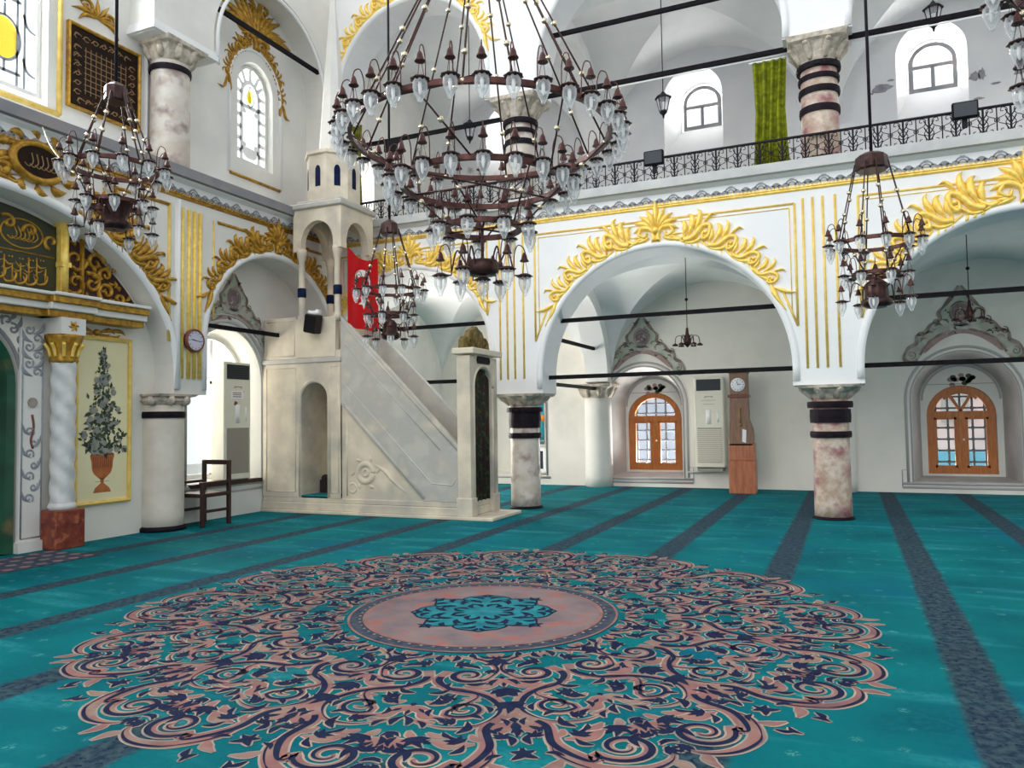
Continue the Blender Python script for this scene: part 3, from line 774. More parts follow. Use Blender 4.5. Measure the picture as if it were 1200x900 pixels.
# ================================================================== WINDOWS OF THE BACK WALL
def wooden_window(idx, uc, hw, niche_hw, cols=2, spokes=False):
    """deep painted niche with a pine casement, iron grille and glass"""
    F = BACK; nu = uc
    wall = None
    mb = MB(F); iu = uc*1.0+(.04 if uc < 0 else .03)
    # splayed reveal and its inner face, up to the casement
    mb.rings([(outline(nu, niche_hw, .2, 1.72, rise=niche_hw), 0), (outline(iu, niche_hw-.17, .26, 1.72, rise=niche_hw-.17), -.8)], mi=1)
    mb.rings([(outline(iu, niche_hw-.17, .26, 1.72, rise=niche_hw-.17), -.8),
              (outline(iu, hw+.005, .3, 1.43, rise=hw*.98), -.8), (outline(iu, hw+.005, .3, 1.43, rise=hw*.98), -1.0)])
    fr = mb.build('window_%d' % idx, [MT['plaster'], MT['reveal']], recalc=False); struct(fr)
    def cs(name, q, m, parent=None): return q.build(name, MT[m], parent or fr)
    W = -.86; sp = 1.43
    q = MB(F); q.rings([(outline(iu, hw, .3, sp, rise=hw*.98), W), (outline(iu, hw-.13, .42, sp, rise=hw*.98-.12), W), (outline(iu, hw-.13, .42, sp, rise=hw*.98-.12), W-.07), (outline(iu, hw, .3, sp, rise=hw*.98), W-.07)])
    q.rings([(outline(iu, hw, .3, sp, rise=hw*.98), W-.07), (outline(iu, hw, .3, sp, rise=hw*.98), W)])
    cs('casement_frame', q, 'wood')
    q = MB(F); q.box((iu-hw+.1, 1.38, W-.06), (iu+hw-.1, 1.5, W+.015)); cs('transom', q, 'wood')
    q = MB(F); q.box((iu-.075, .38, W-.06), (iu+.075, 1.4, W+.01)); ml = cs('mullion', q, 'wood')
    q = MB(F); q.ball(F(iu+.03, .95, W+.03), .022, 8); cs('knob', q, 'white', ml)
    if spokes:
        for sg in (-1, 1):
            q = MB(F); x1 = iu+sg*.24
            q.prism([(iu-.03, 1.5), (iu+.03, 1.5), (x1+.03, 1.92), (x1-.03, 1.92)], W-.05, W+.005); cs('glazing_bar', q, 'wood')
        q = MB(F); q.ribbon(arc(iu, 1.5, .36, radians(40), radians(140), n=10), .05, W-.02); cs('glazing_bar', q, 'wood')
    # sash stiles, four panes with thin putty bars, panes
    for sg in (-1, 1):
        a, b = sorted((iu+sg*.075, iu+sg*(hw-.12)))
        q = MB(F)
        for lo, hi, l2, h2 in ((a, a+.04, .42, 1.38), (b-.04, b, .42, 1.38), (a, b, .42, .46), (a, b, 1.34, 1.38)): q.box((lo, l2, W-.05), (hi, h2, W+.002))
        sash = cs('sash', q, 'wood')
        q = MB(F); q.box((a+.03, .45, W-.035), (b-.03, 1.35, W-.03)); q.build('pane', MT['pane'], sash)
    q = MB(F); A = outline(iu, hw-.12, 1.48, 1.49, rise=hw*.98-.17); q.prism(A, W-.035, W-.03); cs('pane', q, 'pane')
    g = MB(F); GW = W-.13
    for k in range(-2, 3):
        x = iu+k*hw*.36; top = sp+hw*.8*sqrt(max(.02, 1-(k*.36)**2)); g.tube([(x, .4, GW), (x, top, GW)], .021, 6)
    for z in (.52, .74, .96, 1.18, 1.56, 1.78): g.tube([(iu-hw*.86*(1 if z < 1.6 else .72), z, GW), (iu+hw*.86*(1 if z < 1.6 else .72), z, GW)], .021, 6)
    for k in range(-2, 3):
        for z in (.52, .74, .96, 1.18, 1.56): g.ball(F(iu+k*hw*.36, z, GW), .04, 6)
    cs('iron_grille', g, 'iron')
    # painted mouldings round the niche
    q = MB(F); x = niche_hw
    for e, m in ((.02, .03), (.1, .05)):
        q.relief([(nu-x-e, .2)] + arc(nu, 1.72, x+e, n=28) + [(nu+x+e, .2)], m, .02)
    q.relief([(nu-x-.2, .17), (nu+x+.2, .17)], .05, .03); q.relief([(nu-x-.2, .1), (nu+x+.2, .1)], .05, .02)
    q.relief([(nu-x-.2, .1), (nu-x-.2, .42), (nu-x-.1, .42)], .02, .015); q.relief([(nu+x+.2, .1), (nu+x+.2, .42), (nu+x+.1, .42)], .02, .015)
    cs('niche_moulding', q, 'muralline')
    q = MB(F); q.ribbon(arc(iu, 1.72, niche_hw-.2, n=20) , .04, -.795); q.ribbon([(iu-.58, 2.02), (iu+.58, 2.02)], .015, -.795); cs('painted_line', q, 'muralline')
    return fr, iu
win1, iu1 = wooden_window(1, -4.01, .60, .82)
win2, iu2 = wooden_window(2, 1.92, .575, .855, spokes=True)

def mural(F, uc, z0, s, wall, rough=0):
    """painted rococo crest over a window niche: flat paint, several colours"""
    def blob(pts, m, w, name='painted_crest'):
        q = MB(F); q.prism(spl(pts+[pts[0]], 6)[:-1], 0, w); return q.build(name, MT[m], wall)
    def mirror(pts): return pts + [(2*uc-x, y) for x, y in reversed(pts)]
    P = lambda x, y: (uc+x*s, z0+y*s)
    half = [P(-.02, 1.3), P(-.16, 1.12), P(-.24, .96), P(-.34, .86), P(-.36, .7), P(-.5, .6), P(-.6, .46), P(-.74, .4), P(-.76, .26), P(-.9, .16), P(-.96, 0), P(-.84, -.08), P(-.72, -.02), P(-.64, .1), P(-.5, .24), P(-.3, .36), P(-.1, .42)]
    blob(mirror(half), 'muralsage', .004)
    h2 = [P(-.02, .5), P(-.2, .46), P(-.4, .38), P(-.58, .26), P(-.7, .12), P(-.62, .08), P(-.48, .2), P(-.3, .33), P(-.1, .41)]
    blob(mirror(h2), 'muralpink', .006)
    q = MB(F); q.prism([(uc+.155*s*cos(2*pi*k/20), z0+(.82+.17*sin(2*pi*k/20))*s) for k in range(20)], 0, .008); q.build('painted_rosette', MT['muralmauve'], wall)
    q = MB(F); q.ribbon([(uc+.18*s*cos(2*pi*k/24), z0+(.82+.195*sin(2*pi*k/24))*s) for k in range(25)], .035*s, .0085)
    q.ribbon(spiral((uc, z0+.82*s), .02*s, .12*s, 0, 9, 30), .02*s, .0085); q.build('painted_rosette_outline', MT['muralbrown'], wall)
    q = MB(F)
    for sg in (-1, 1):
        X = lambda x, y: (uc+sg*x*s, z0+y*s)
        edge = [X(.02, 1.32), X(.14, 1.12), X(.26, .96), X(.36, .84), X(.35, .7), X(.5, .62), X(.6, .47), X(.74, .42), X(.76, .27), X(.9, .18), X(.97, .0), X(.86, -.09), X(.74, -.03)]
        q.ribbon(spl(edge, 6), lambda t: (.035+.04*abs(sin(t*16)))*s, .009)
        q.ribbon(spl([X(.1, .5), X(.3, .44), X(.5, .33), X(.62, .18), X(.7, .05)], 6), lambda t: (.02+.03*abs(sin(t*14)))*s, .009)
        for (cx, cy, r) in ((.42, .66, .07), (.68, .44, .07), (.84, .06, .08)):
            q.ribbon(spiral(X(cx, cy), .01*s, r*s, 0, sg*8, 22), .02*s, .009)
        for (cx, cy, a) in ((.2, .62, 60), (.3, .58, 35), (.46, .46, 20), (.56, .36, 0), (.12, 1.05, 80)):
            b = X(cx, cy); q.ribbon(spl([b, (b[0]+sg*cos(radians(a))*.08*s, b[1]+sin(radians(a))*.08*s), (b[0]+sg*cos(radians(a-30))*.15*s, b[1]+sin(radians(a-30))*.15*s)], 4), leafw(.045*s, .5), .009)
    q.build('painted_scrolls', MT['muralbrown'], wall)
    q = MB(F)
    for k in range(9):
        a = radians(-80+20*k); q.ribbon(spl([P(0, .55), P(.1*sin(a), .55+.08*cos(a)), P(.2*sin(a), .55+.1*cos(a)-.03)], 4), leafw(.05*s, .5), .0095)
    q.build('painted_leaves', MT['muralline'], wall)
    rb = random.Random(int(s*100)); Q = {'foliage': MB(F), 'muralpink': MB(F), 'muralmauve': MB(F), 'muralsage': MB(F)}
    for k in range(90):
        x = rb.uniform(-.86, .86); y = rb.uniform(.02, 1.15)
        if y > 1.25*(1-abs(x)*1.02) or y < .46-.55*abs(x)**1.6: continue
        n_ = rb.choice(('foliage', 'muralpink', 'muralmauve', 'muralsage', 'muralsage')); a = rb.uniform(0, 6.28); L = rb.uniform(.05, .12)*s; b = P(x, y)
        Q[n_].ribbon(spl([b, (b[0]+cos(a)*L*.5, b[1]+sin(a)*L*.5), (b[0]+cos(a+.7)*L, b[1]+sin(a+.7)*L)], 3), leafw(L*.42, .5), .0096+.00001*k)
    for n_, q in Q.items():
        if q.v: q.build('painted_foliage', MT[n_], wall)
mural(BACK, -4.01, 2.44, .92, wall_back)
mural(BACK, 1.92, 2.5, .98, wall_back)
mural(WF, 9.35, 2.82, .8, wall_window_bay)
def bouquet(F, uc, z, w, wall):
    q = MB(F); p = MB(F); r = random.Random(3)
    for k in range(16):
        a = r.uniform(-2.6, 2.6); d = r.uniform(.05, .26); b = (uc+sin(a)*d, z+cos(a)*d*.45-.03)
        (q if k % 3 else p).prism([(b[0]+.055*cos(t*pi/3+k), b[1]+.045*sin(t*pi/3+k)) for t in range(6)], w, w+.003)
    q.build('painted_bouquet', MT['foliage'], wall); p.build('painted_blooms', MT['muralpink'], wall)
bouquet(BACK, iu1, 2.12, -.798, win1); bouquet(BACK, iu2, 2.12, -.798, win2)

# left-hand aisle niche with a turquoise hanging, seen past the pale column
F = BACK
mb = MB(F); mb.rings([(outline(-7.1, .85, .2, 1.72, rise=.85), 0), (outline(-7.05, .7, .24, 1.72, rise=.7), -.5)]); mb.prism(outline(-7.05, .72, .22, 1.72, rise=.72), -.52, -.5)
win7 = struct(mb.build('window_7', MT['back']))
q = MB(F); q.relief([(-7.97, .2)] + arc(-7.1, 1.72, .87, n=24) + [(-6.23, .2)], .04, .02); q.relief([(-8.0, .16), (-6.15, .16)], .05, .03); q.build('niche_moulding', MT['muralline'], win7)
t = thing('prayer_hanging', (-6.55, 15.9, .4), 'turquoise hanging with orange stripe beyond the pale column', 'hanging')
q = MB(F)
n = 24
def cloth(q, u0, u1, v0, v1, w, amp=.015, k=14, th=.008):
    vs = []
    for i in range(n+1):
        u = u0+(u1-u0)*i/n; ww = w+amp*sin(i*k/n*pi)
        vs += [(u, v0, ww), (u, v1, ww), (u, v0, ww-th), (u, v1, ww-th)]
    fs = []
    for i in range(n):
        a, b = 4*i, 4*i+4; fs += [(a, b, b+1, a+1), (a+2, a+3, b+3, b+2), (a, a+2, b+2, b), (a+1, b+1, b+3, a+3)]
    fs += [(0, 1, 3, 2), (4*n, 4*n+2, 4*n+3, 4*n+1)]
    q.add(vs, fs, True)
cloth(q, -6.9, -6.26, .9, 2.0, .06, .01, 6); q.build('cloth', MT['turq'], t)
q = MB(F); cloth(q, -6.91, -6.25, 1.42, 1.56, .066, .01, 6, .014); q.build('stripe', MT['orange'], t)
q = MB(F); cloth(q, -6.91, -6.25, .94, 1.0, .066, .01, 6, .014); q.build('hem_band', MT['fringeblue'], t)
t = thing('picture_frame', (-6.5, 15.97, .28), 'small white framed dark picture low on the wall beside the pale column', 'picture')
q = MB(F); q.rings([([(-6.75, .28), (-6.75, .82), (-6.24, .82), (-6.24, .28)], .0), ([(-6.75, .28), (-6.75, .82), (-6.24, .82), (-6.24, .28)], .04), ([(-6.68, .35), (-6.68, .75), (-6.31, .75), (-6.31, .35)], .04), ([(-6.68, .35), (-6.68, .75), (-6.31, .75), (-6.31, .35)], .01)]); q.build('frame', MT['white'], t)
q = MB(F); q.box((-6.68, .35, .0), (-6.31, .75, .012)); q.build('print', MT['acdark'], t)

# upper windows: splayed white reveals round arched casements
def upper_window(idx, uo, ho, ui, hi):
    mb = MB(BACK); W = -.62
    mb.rings([(outline(uo, ho, 7.05, 8.24, rise=ho), 0), (outline(ui, hi+.03, 7.72, 8.3, rise=hi), W), (outline(ui, hi+.03, 7.72, 8.3, rise=hi), W-.25)])
    fr = struct(mb.build('window_%d' % idx, MT['facade'], recalc=False))
    q = MB(BACK); A = outline(ui, hi, 7.74, 8.3, rise=hi-.02); B = outline(ui, hi-.08, 7.82, 8.3, rise=hi-.1)
    q.rings([(A, W-.1), (A, W-.04), (B, W-.04), (B, W-.1), (A, W-.1)]); q.build('casement_frame', MT['fringeblue'], fr)
    q = MB(BACK); q.box((ui-hi+.05, 8.2, W-.1), (ui+hi-.05, 8.27, W-.045)); q.build('transom', MT['fringeblue'], fr)
    q = MB(BACK); q.box((ui-.035, 7.8, W-.1), (ui+.035, 8.22, W-.045)); q.build('mullion', MT['fringeblue'], fr)
    for a, b in ((ui-hi+.07, ui-.03), (ui+.03, ui+hi-.07)):
        q = MB(BACK); q.box((a, 7.8, W-.08), (b, 8.22, W-.075)); q.build('pane', MT['pane'], fr)
    q = MB(BACK); q.prism(outline(ui, hi-.07, 8.25, 8.3, rise=hi-.09), W-.08, W-.075); q.build('pane', MT['pane'], fr)
upper_window(3, -2.81, .61, -2.72, .41)
upper_window(4, 1.61, .59, 1.70, .42)
upper_window(5, -7.05, .6, -7.05, .41)
# the fourth bay stays closed with a plain casement
upper_window(6, 6.0, .6, 6.0, .41)
mb = MB(BACK); mb.prism(outline(6.6, .87, .18, 1.72, rise=.87), -.3, -.28); struct(mb.build('trim_3', MT['back']))

# ---- stained windows high on the qibla wall
def stained(idx, uc, hw, sill, spring, rise, panes, name_mat, W=-.1):
    mb = MB(UF); A = outline(uc, hw, sill, spring, rise=rise); B = outline(uc, hw-.05, sill+.05, spring, rise=rise-.05)
    mb.rings([(A, W-.06), (A, W), (B, W), (B, W-.06), (A, W-.06)])
    fr = struct(mb.build('window_%d' % idx, MT['plaster']))
    return fr
fr = stained(8, 9.81, .38, 5.8, 7.02, .46, None, None)
q = MB(UF); u, W = 9.81, -.12
q.ribbon([(u-.2, 5.85)] + arc(u, 6.95, .2, n=18, rz=.26) + [(u+.2, 5.85)], .07, W)
for z in (6.05, 6.78): q.ribbon([(u-.2, z), (u+.2, z)], .07, W)
for z in (6.0, 6.2, 6.4, 6.6, 6.8, 7.0): q.ribbon([(u-.36, z), (u-.2, z)], .07, W); q.ribbon([(u+.2, z), (u+.36, z)], .07, W)
for a in (30, 55, 90, 125, 150): q.ribbon([(u-.2*cos(radians(a)), 7.0+.24*sin(radians(a))), (u-.38*cos(radians(a)), 7.02+.46*sin(radians(a)))], .06, W)
for z in (5.99,): q.prism([(u+.17*cos(2*pi*k/12), z+.09*sin(2*pi*k/12)) for k in range(12)], W-.012, W-.002)
for z in (6.12, 6.7):
    for x in (-.14, .14): q.prism([(u+x+.05*cos(2*pi*k/8), z+.05*sin(2*pi*k/8)) for k in range(8)], W-.012, W-.002)
for sg in (-1, 1): q.ribbon(spl([(u, 6.78), (u+sg*.09, 6.9), (u+sg*.02, 7.1), (u, 7.16)], 6), .025, W)
q.build('tracery', MT['white'], fr)
q = MB(UF); q.prism(outline(u, .36, 5.82, 7.02, rise=.44), W-.03, W-.025); q.build('pane', MT['pane'], fr)
q = MB(UF); q.prism([(u+.06*cos(2*pi*k/14), 6.97+.12*sin(2*pi*k/14)) for k in range(14)], W-.02, W-.012); q.build('yellow_pane', MT['yellowglass'], fr)
fr = stained(9, 5.2, .95, 5.52, 7.6, .95, None, None)
q = MB(UF); u = 5.2
for du in (-.72, .72):
    q.ribbon([(u+du-.045, 5.55), (u+du-.045, 8.35)], .03, W); q.ribbon([(u+du+.045, 5.55), (u+du+.045, 8.35)], .03, W)
for z in (5.72, 6.62, 7.3):
    q.ribbon([(u-.72, z), (u+.72, z)], .04, W)
for sg in (-1, 1):
    for z in (5.75, 6.3, 6.95): q.ribbon(spl([(u+sg*.75, z+.2), (u+sg*.8, z+.05), (u+sg*.92, z)], 5), .035, W)
for dx in (-.52, 0, .52):
    for z in (6.12, 6.97):
        q.ribbon([(u+dx+.19*cos(2*pi*k/28), z+.27*sin(2*pi*k/28)) for k in range(29)], .035, W)
        for a in (90, 270): q.ribbon([(u+dx+.19*cos(radians(a)), z+.27*sin(radians(a))), (u+dx+.19*cos(radians(a)), z+.42*sin(radians(a)))], .03, W)
q.build('tracery', MT['fringe'], fr)
q = MB(UF); q.prism(outline(u, .92, 5.55, 7.6, rise=.92), W-.03, W-.025); q.build('pane', MT['pane'], fr)
for dx in (-.52, 0, .52):
    for z in (6.12, 6.97):
        q = MB(UF); q.prism([(u+dx+.18*cos(2*pi*k/24), z+.26*sin(2*pi*k/24)) for k in range(24)], W-.02, W-.012); q.build('yellow_pane', MT['yellowglass'], fr)
# end-wall gallery window
q = MB(ENDF); q.rings([(outline(12.75, .4, 5.5, 6.5, rise=.4), -.35), (outline(12.75, .34, 5.56, 6.5, rise=.34), -.35)])
q.box((12.73, 5.52, -.36), (12.77, 6.86, -.34)); q.box((12.37, 6.2, -.36), (13.13, 6.24, -.34)); struct(q.build('window_10', MT['fringeblue']))
# tall sunlit window of the lower niche in the qibla wall, partly behind the air conditioner
W = -.33
q = MB(WF); A = outline(9.2, .69, .61, 2.12, rise=.76); B = outline(9.2, .63, .68, 2.12, rise=.7)
q.rings([(A, W-.05), (A, W), (B, W), (B, W-.05), (A, W-.05)])
win11 = struct(q.build('window_11', MT['plaster']))
q = MB(WF); q.box((9.18, .66, W-.04), (9.23, 2.8, W)); q.box((8.55, 2.1, W-.04), (9.85, 2.15, W)); q.build('glazing_bar', MT['white'], win11)
for a, b in ((8.57, 9.19), (9.22, 9.83)):
    q = MB(WF); q.box((a, .66, W-.03), (b, 2.12, W-.025)); q.build('pane', MT['pane'], win11)
q = MB(WF)
for e, wd in ((.03, .04), (.12, .06), (.22, .03)): q.relief([(9.2-.78-e, .55)] + arc(9.2, 2.12, .78+e, n=28, rz=.85+e) + [(9.2+.78+e, .55)], wd, .025)
q.relief([(8.3, .5), (10.25, .5)], .07, .04); q.relief([(8.3, .4), (10.25, .4)], .04, .02); q.build('niche_moulding', MT['greyline'], win11)
q = MB(WF); q.box((8.45, .5, -.34), (9.95, .56, .06)); q.build('sill', MT['darkwood'], win11)

# ---- outside the lower windows: paving and a pale street front
mb = MB(); mb.box((-30, 17.2, -.6), (30, 45, -.5)); struct(mb.build('ground_street', MT['outground']))
t = thing('street_building', (1.5, 26, -.5), 'pale pink street front seen through the wooden windows', 'building')
q = MB(); q.box((-2, 26, -.5), (14, 27, 3.2)); q.build('wall', MT['outwall'], t)
q = MB(); q.box((-14, 25.5, -.5), (-2, 27, 3.6)); q.build('pale_wall', MT['outpale'], t)
for k in range(4, 9):
    q = MB(); q.box((-12+k*2.9, 25.9, 1.2), (-11.3+k*2.9, 26.05, 2.2)); q.build('window', MT['outground'], t)
q = MB(); q.box((-3, 25.0, -.1), (9, 26, .35)); q.build('awning', MT['outblue'], t)
# ================================================================== MINBAR
Y0, Y1 = 10.0, 10.9
MF = Frame((0, Y0, 0), (1, 0, 0), (0, 0, 1), (0, -1, 0))       # front side, u = X
MBK = Frame((0, Y1, 0), (1, 0, 0), (0, 0, 1), (0, 1, 0))
minbar = thing('minbar', (-7.0, 10.45, 0), 'carved marble minbar with staircase, domed kiosk and spire in the left corner', 'minbar')
mb = MB(); mb.box((-8.98, Y0-.06, 0), (-4.72, Y1+.1, .05)); mb.build('plinth', MT['marble'], minbar, bev=.008)
mb = MB(); mb.box((-8.98, Y0-.02, .05), (-5.1, Y1+.02, .17)); mb.box((-8.98, Y0+.0, .17), (-5.12, Y1, .25)); mb.build('base_course', MT['marble'], minbar, bev=.01)
# tower under the kiosk: front slab pierced by a round-headed niche
nu, nh = -7.92, .26
mb = open_wall(MF, -8.98, -7.4, .25, 2.46, [(nu, nh, .27, 1.85, .26)])
mb.rings([(outline(nu, nh, .27, 1.85, rise=.26), 0), (outline(nu, nh, .27, 1.85, rise=.26), -.72)])
mb.prism(outline(nu, nh+.02, .25, 1.85, rise=.28), -.74, -.72)
mb.build('tower_front', MT['marble'], minbar, recalc=False)
q = MB(MF); q.box((nu-nh, .25, -.71), (nu+nh, .285, -.0)); q.build('niche_rug', MT['deepteal'], minbar)
q = MB(MF); q.box((nu-nh+.02, .285, -.6), (nu-nh+.15, .5, -.45)); q.ball(MF(nu-nh+.08, .52, -.52), .07, 8); q.build('niche_bundle', MT['speakerdark'], minbar)
q = MB(MF); q.relief([(nu-nh-.03, .27)] + arc(nu, 1.85, nh+.03, n=20) + [(nu+nh+.03, .27)], .05, .015); q.relief([(nu-.2, 1.75), (nu+.2, 1.75)], .012, .004, -.49); q.build('niche_moulding', MT['marble'], minbar)
mb = MB(); mb.box((-8.98, Y0+.75, .25), (-7.4, Y1, 2.46)); mb.build('tower_core', MT['marble'], minbar)
mb = MB(); mb.box((-8.98, Y0-.03, 2.43), (-7.38, Y1+.03, 2.51)); mb.build('string_course', MT['greymarble'], minbar, bev=.01)
mb = MB(); mb.box((-8.98, Y0, 2.51), (-7.4, Y1, 2.62)); mb.box((-8.95, Y0+.0, 2.62), (-8.28, Y0+.1, 3.2)); mb.box((-8.98, Y1-.1, 2.62), (-7.4, Y1, 3.2)); mb.build('kiosk_floor', MT['marble'], minbar)
mb = MB(); mb.box((-8.275, Y0-.012, 2.515), (-7.49, Y0+.08, 3.16)); mb.build('parapet_panel', MT['marble'], minbar, bev=.006)
q = MB(MF); 
for a, b, c, d in ((-8.9, .34, -8.3, 2.36), (-7.6, .34, -7.44, 2.36), (-8.9, 2.56, -8.32, 3.14)):
    for p, r in (((a, b), (c, b)), ((c, b), (c, d)), ((c, d), (a, d)), ((a, d), (a, b))): q.relief([p, r], .02, .008)
q.build('panel_moulding', MT['marble'], minbar)
# stair flank: triangle with carved roundels, and the raised sloping slab above
def top(x): return 3.16-(x+7.4)*.986
tri = [(-7.4, .25), (-5.88, .25), (-7.4, 1.76)]
mb = MB(MF); mb.prism(tri, -.1, -.03); mb.build('flank_panel', MT['marble'], minbar)
slab = [(-7.4, 1.74), (-5.9, .25), (-5.28, .25), (-5.28, top(-5.28)), (-7.4, 3.16)]
for F, nm in ((MF, 'balustrade_slab'), (MBK, 'balustrade_slab')):
    mb = MB(F); mb.prism(slab, -.09, .0); mb.build(nm, MT['greymarble'], minbar, bev=.006)
q = MB(MF)
q.relief([(-7.36, 1.78), (-5.88, .3)], .05, .025)
q.relief([(-7.38, 3.06), (-5.3, 1.01)], .03, .012); q.relief([(-7.36, 2.75), (-5.6, 1.02)], .02, .008); q.relief([(-7.36, 2.1), (-5.75, .52), (-5.4, .5), (-5.35, .6)], .02, .008)
q.build('slab_moulding', MT['greymarble'], minbar)
q = MB(MF)
def ring(c, r, wd, h): q.relief([(c[0]+r*cos(2*pi*k/28), c[1]+r*sin(2*pi*k/28)) for k in range(29)], wd, h, -.03)
ring((-6.95, .66), .14, .09, .03); ring((-6.95, .66), .05, .03, .02); ring((-7.2, .42), .07, .04, .012)
q.relief([(-7.3, .3), (-7.3, 1.45)], .03, .012, -.03)
q.relief(spl([(-6.8, .8), (-6.6, .7), (-6.45, .55), (-6.2, .36)], 7), leafw(.08, .4), .03, -.03)
for sg in range(6): q.relief(spl([(-6.95+.2*cos(sg), .66+.2*sin(sg)), (-6.95+.28*cos(sg+.3), .66+.28*sin(sg+.3))], 4), leafw(.06, .5), .02, -.03)
q.build('carved_roundels', MT['marble'], minbar)
# stone joints of the sloping slab and flight of steps
ns = 11
for k in range(ns):
    x0 = -5.35-(k+1)*2.0/ns; z = .25+(k+1)*2.2/ns
    mb = MB(); mb.box((x0, Y0+.09, .25), (x0+2.0/ns, Y1-.09, z)); mb.build('step', MT['marble'], minbar)
# portal
for ya, yb in ((Y0-.02, Y0+.13), (Y1-.17, Y1+.02)):
    mb = MB(); mb.box((-5.3, ya, .05), (-5.08, yb, 2.42)); mb.box((-5.32, ya-.015, .05), (-5.06, yb+.015, .32)); mb.build('portal_post', MT['marble'], minbar, bev=.006)
PF = Frame((-5.08, 0, 0), (0, 1, 0), (0, 0, 1), (1, 0, 0))
pc = (Y0+Y1)/2-.02; hw = (Y1-Y0)/2-.15
mb = arch_wall(PF, [(pc-hw-.0, 1.95)] + arc(pc, 1.95, hw, n=18, rz=.3) + [(pc+hw, 1.95)], 2.46, .22); mb.build('portal_lintel', MT['marble'], minbar)
q = MB(PF); q.relief([(pc-hw-.03, .3), (pc-hw-.03, 1.95)] + arc(pc, 1.95, hw+.03, n=16, rz=.33) + [(pc+hw+.03, 1.95), (pc+hw+.03, .3)], .04, .02); q.build('portal_moulding', MT['marble'], minbar)
q = MB(PF); q.prism([(pc-.2, 2.31), (pc+.2, 2.31), (pc+.23, 2.36), (pc+.2, 2.42), (pc-.2, 2.42), (pc-.23, 2.36)], 0, .012); q.build('inscription_plaque', MT['band'], minbar)
mb = MB(); mb.box((-5.36, Y0-.06, 2.44), (-5.0, Y1+.06, 2.53)); mb.build('portal_cornice', MT['marble'], minbar, bev=.01)
cr = [(pc-.44, 2.53), (pc-.43, 2.66), (pc-.36, 2.72), (pc-.28, 2.70), (pc-.2, 2.82), (pc-.08, 2.86), (pc, 2.9)]
mb = MB(PF); mb.prism(cr + [(2*pc-x, y) for x, y in reversed(cr[:-1])], -.2, -.1); co = mb.build('portal_crest', MT['olivegilt'], minbar, bev=.012)
q = MB(PF)
for sg in (-1, 1):
    q.relief(spiral((pc+sg*.26, 2.63), .01, .09, 0, sg*8, 24), .04, .03, -.1)
    q.relief(spl([(pc, 2.56), (pc+sg*.1, 2.7), (pc+sg*.05, 2.84)], 5), leafw(.08, .5), .03, -.1)
q.build('crest_scrolls', MT['olivegilt'], co)
q = MB(PF); cloth(q, pc-hw, pc+hw, .22, 2.24, -.06, .02, 9); q.build('portal_curtain', MT['portalcloth'], minbar)
# kiosk
for x in (-8.22, -7.5):
    for y in (Y0+.07, Y1-.07):
        mb = MB(); mb.lathe([(.075, 3.1), (.075, 3.2), (.055, 3.24), (.052, 4.12), (.06, 4.14), (.085, 4.26), (.085, 4.32)], (x, y, 0), 16); pl = mb.build('kiosk_column', MT['marble'], minbar)
        mb = MB(); mb.lathe([(.05, 3.52), (.07, 3.53), (.07, 3.67), (.05, 3.68)], (x, y, 0), 16); mb.build('blue_band', MT['navy'], pl)
pc = (Y0+Y1)/2; kx, ky = -7.86, pc
for F, u0, u1, uc in ((MF, -8.34, -7.38, kx), (MBK, -8.34, -7.38, kx)):
    arch_wall(F, [(u0, 4.28), (uc-.32, 4.28)] + arc(uc, 4.4, .32, n=20, rz=.36) + [(uc+.32, 4.28), (u1, 4.28)], 5.0, .12).build('canopy_arch', MT['marble'], minbar)
for xx, sg in ((-7.38, 1), (-8.34, -1)):
    F = Frame((xx, 0, 0), (0, 1, 0), (0, 0, 1), (sg, 0, 0))
    arch_wall(F, [(Y0+.121, 4.28), (pc-.3, 4.28)] + arc(pc, 4.4, .3, n=20, rz=.36) + [(pc+.3, 4.28), (Y1-.121, 4.28)], 5.0, .12).build('canopy_arch', MT['marble'], minbar)
mb = MB(); mb.box((-8.38, Y0-.05, 4.97), (-7.34, Y1+.05, 5.06)); mb.box((-8.3, Y0+.02, 5.06), (-7.42, Y1-.02, 5.12)); mb.build('canopy_cornice', MT['greymarble'], minbar, bev=.015)
mb = MB(); r8 = .45
mb.lathe([(r8, 5.1), (r8, 5.86), (r8+.04, 5.88), (r8+.04, 5.93), (.3, 5.95)], (kx, ky, 0), 8, smooth=False, rot=pi/8); dr = mb.build('drum', MT['marble'], minbar)
for k in range(8):
    a = k*pi/4; ap = r8*cos(pi/8)
    DF = Frame((kx+cos(a)*ap, ky+sin(a)*ap, 0), (-sin(a), cos(a), 0), (0, 0, 1), (cos(a), sin(a), 0))
    q = MB(DF); q.prism(outline(0, .05, 5.34, 5.6, n=10, rise=.09), -.02, .006); q.build('drum_window', MT['navy'], dr)
mb = MB(); mb.lathe([(.27, 5.94), (.25, 6.0), (.21, 6.6), (.15, 7.4), (.08, 8.3), (.03, 8.9)], (kx, ky, 0), 8, smooth=False, rot=pi/8); mb.build('spire', MT['plaster'], minbar)
mb = MB(); mb.lathe([(.02, 8.9), (.05, 8.97), (.02, 9.03), (.035, 9.1), (.001, 9.25)], (kx, ky, 0), 12); mb.build('finial', MT['oldgold'], minbar)

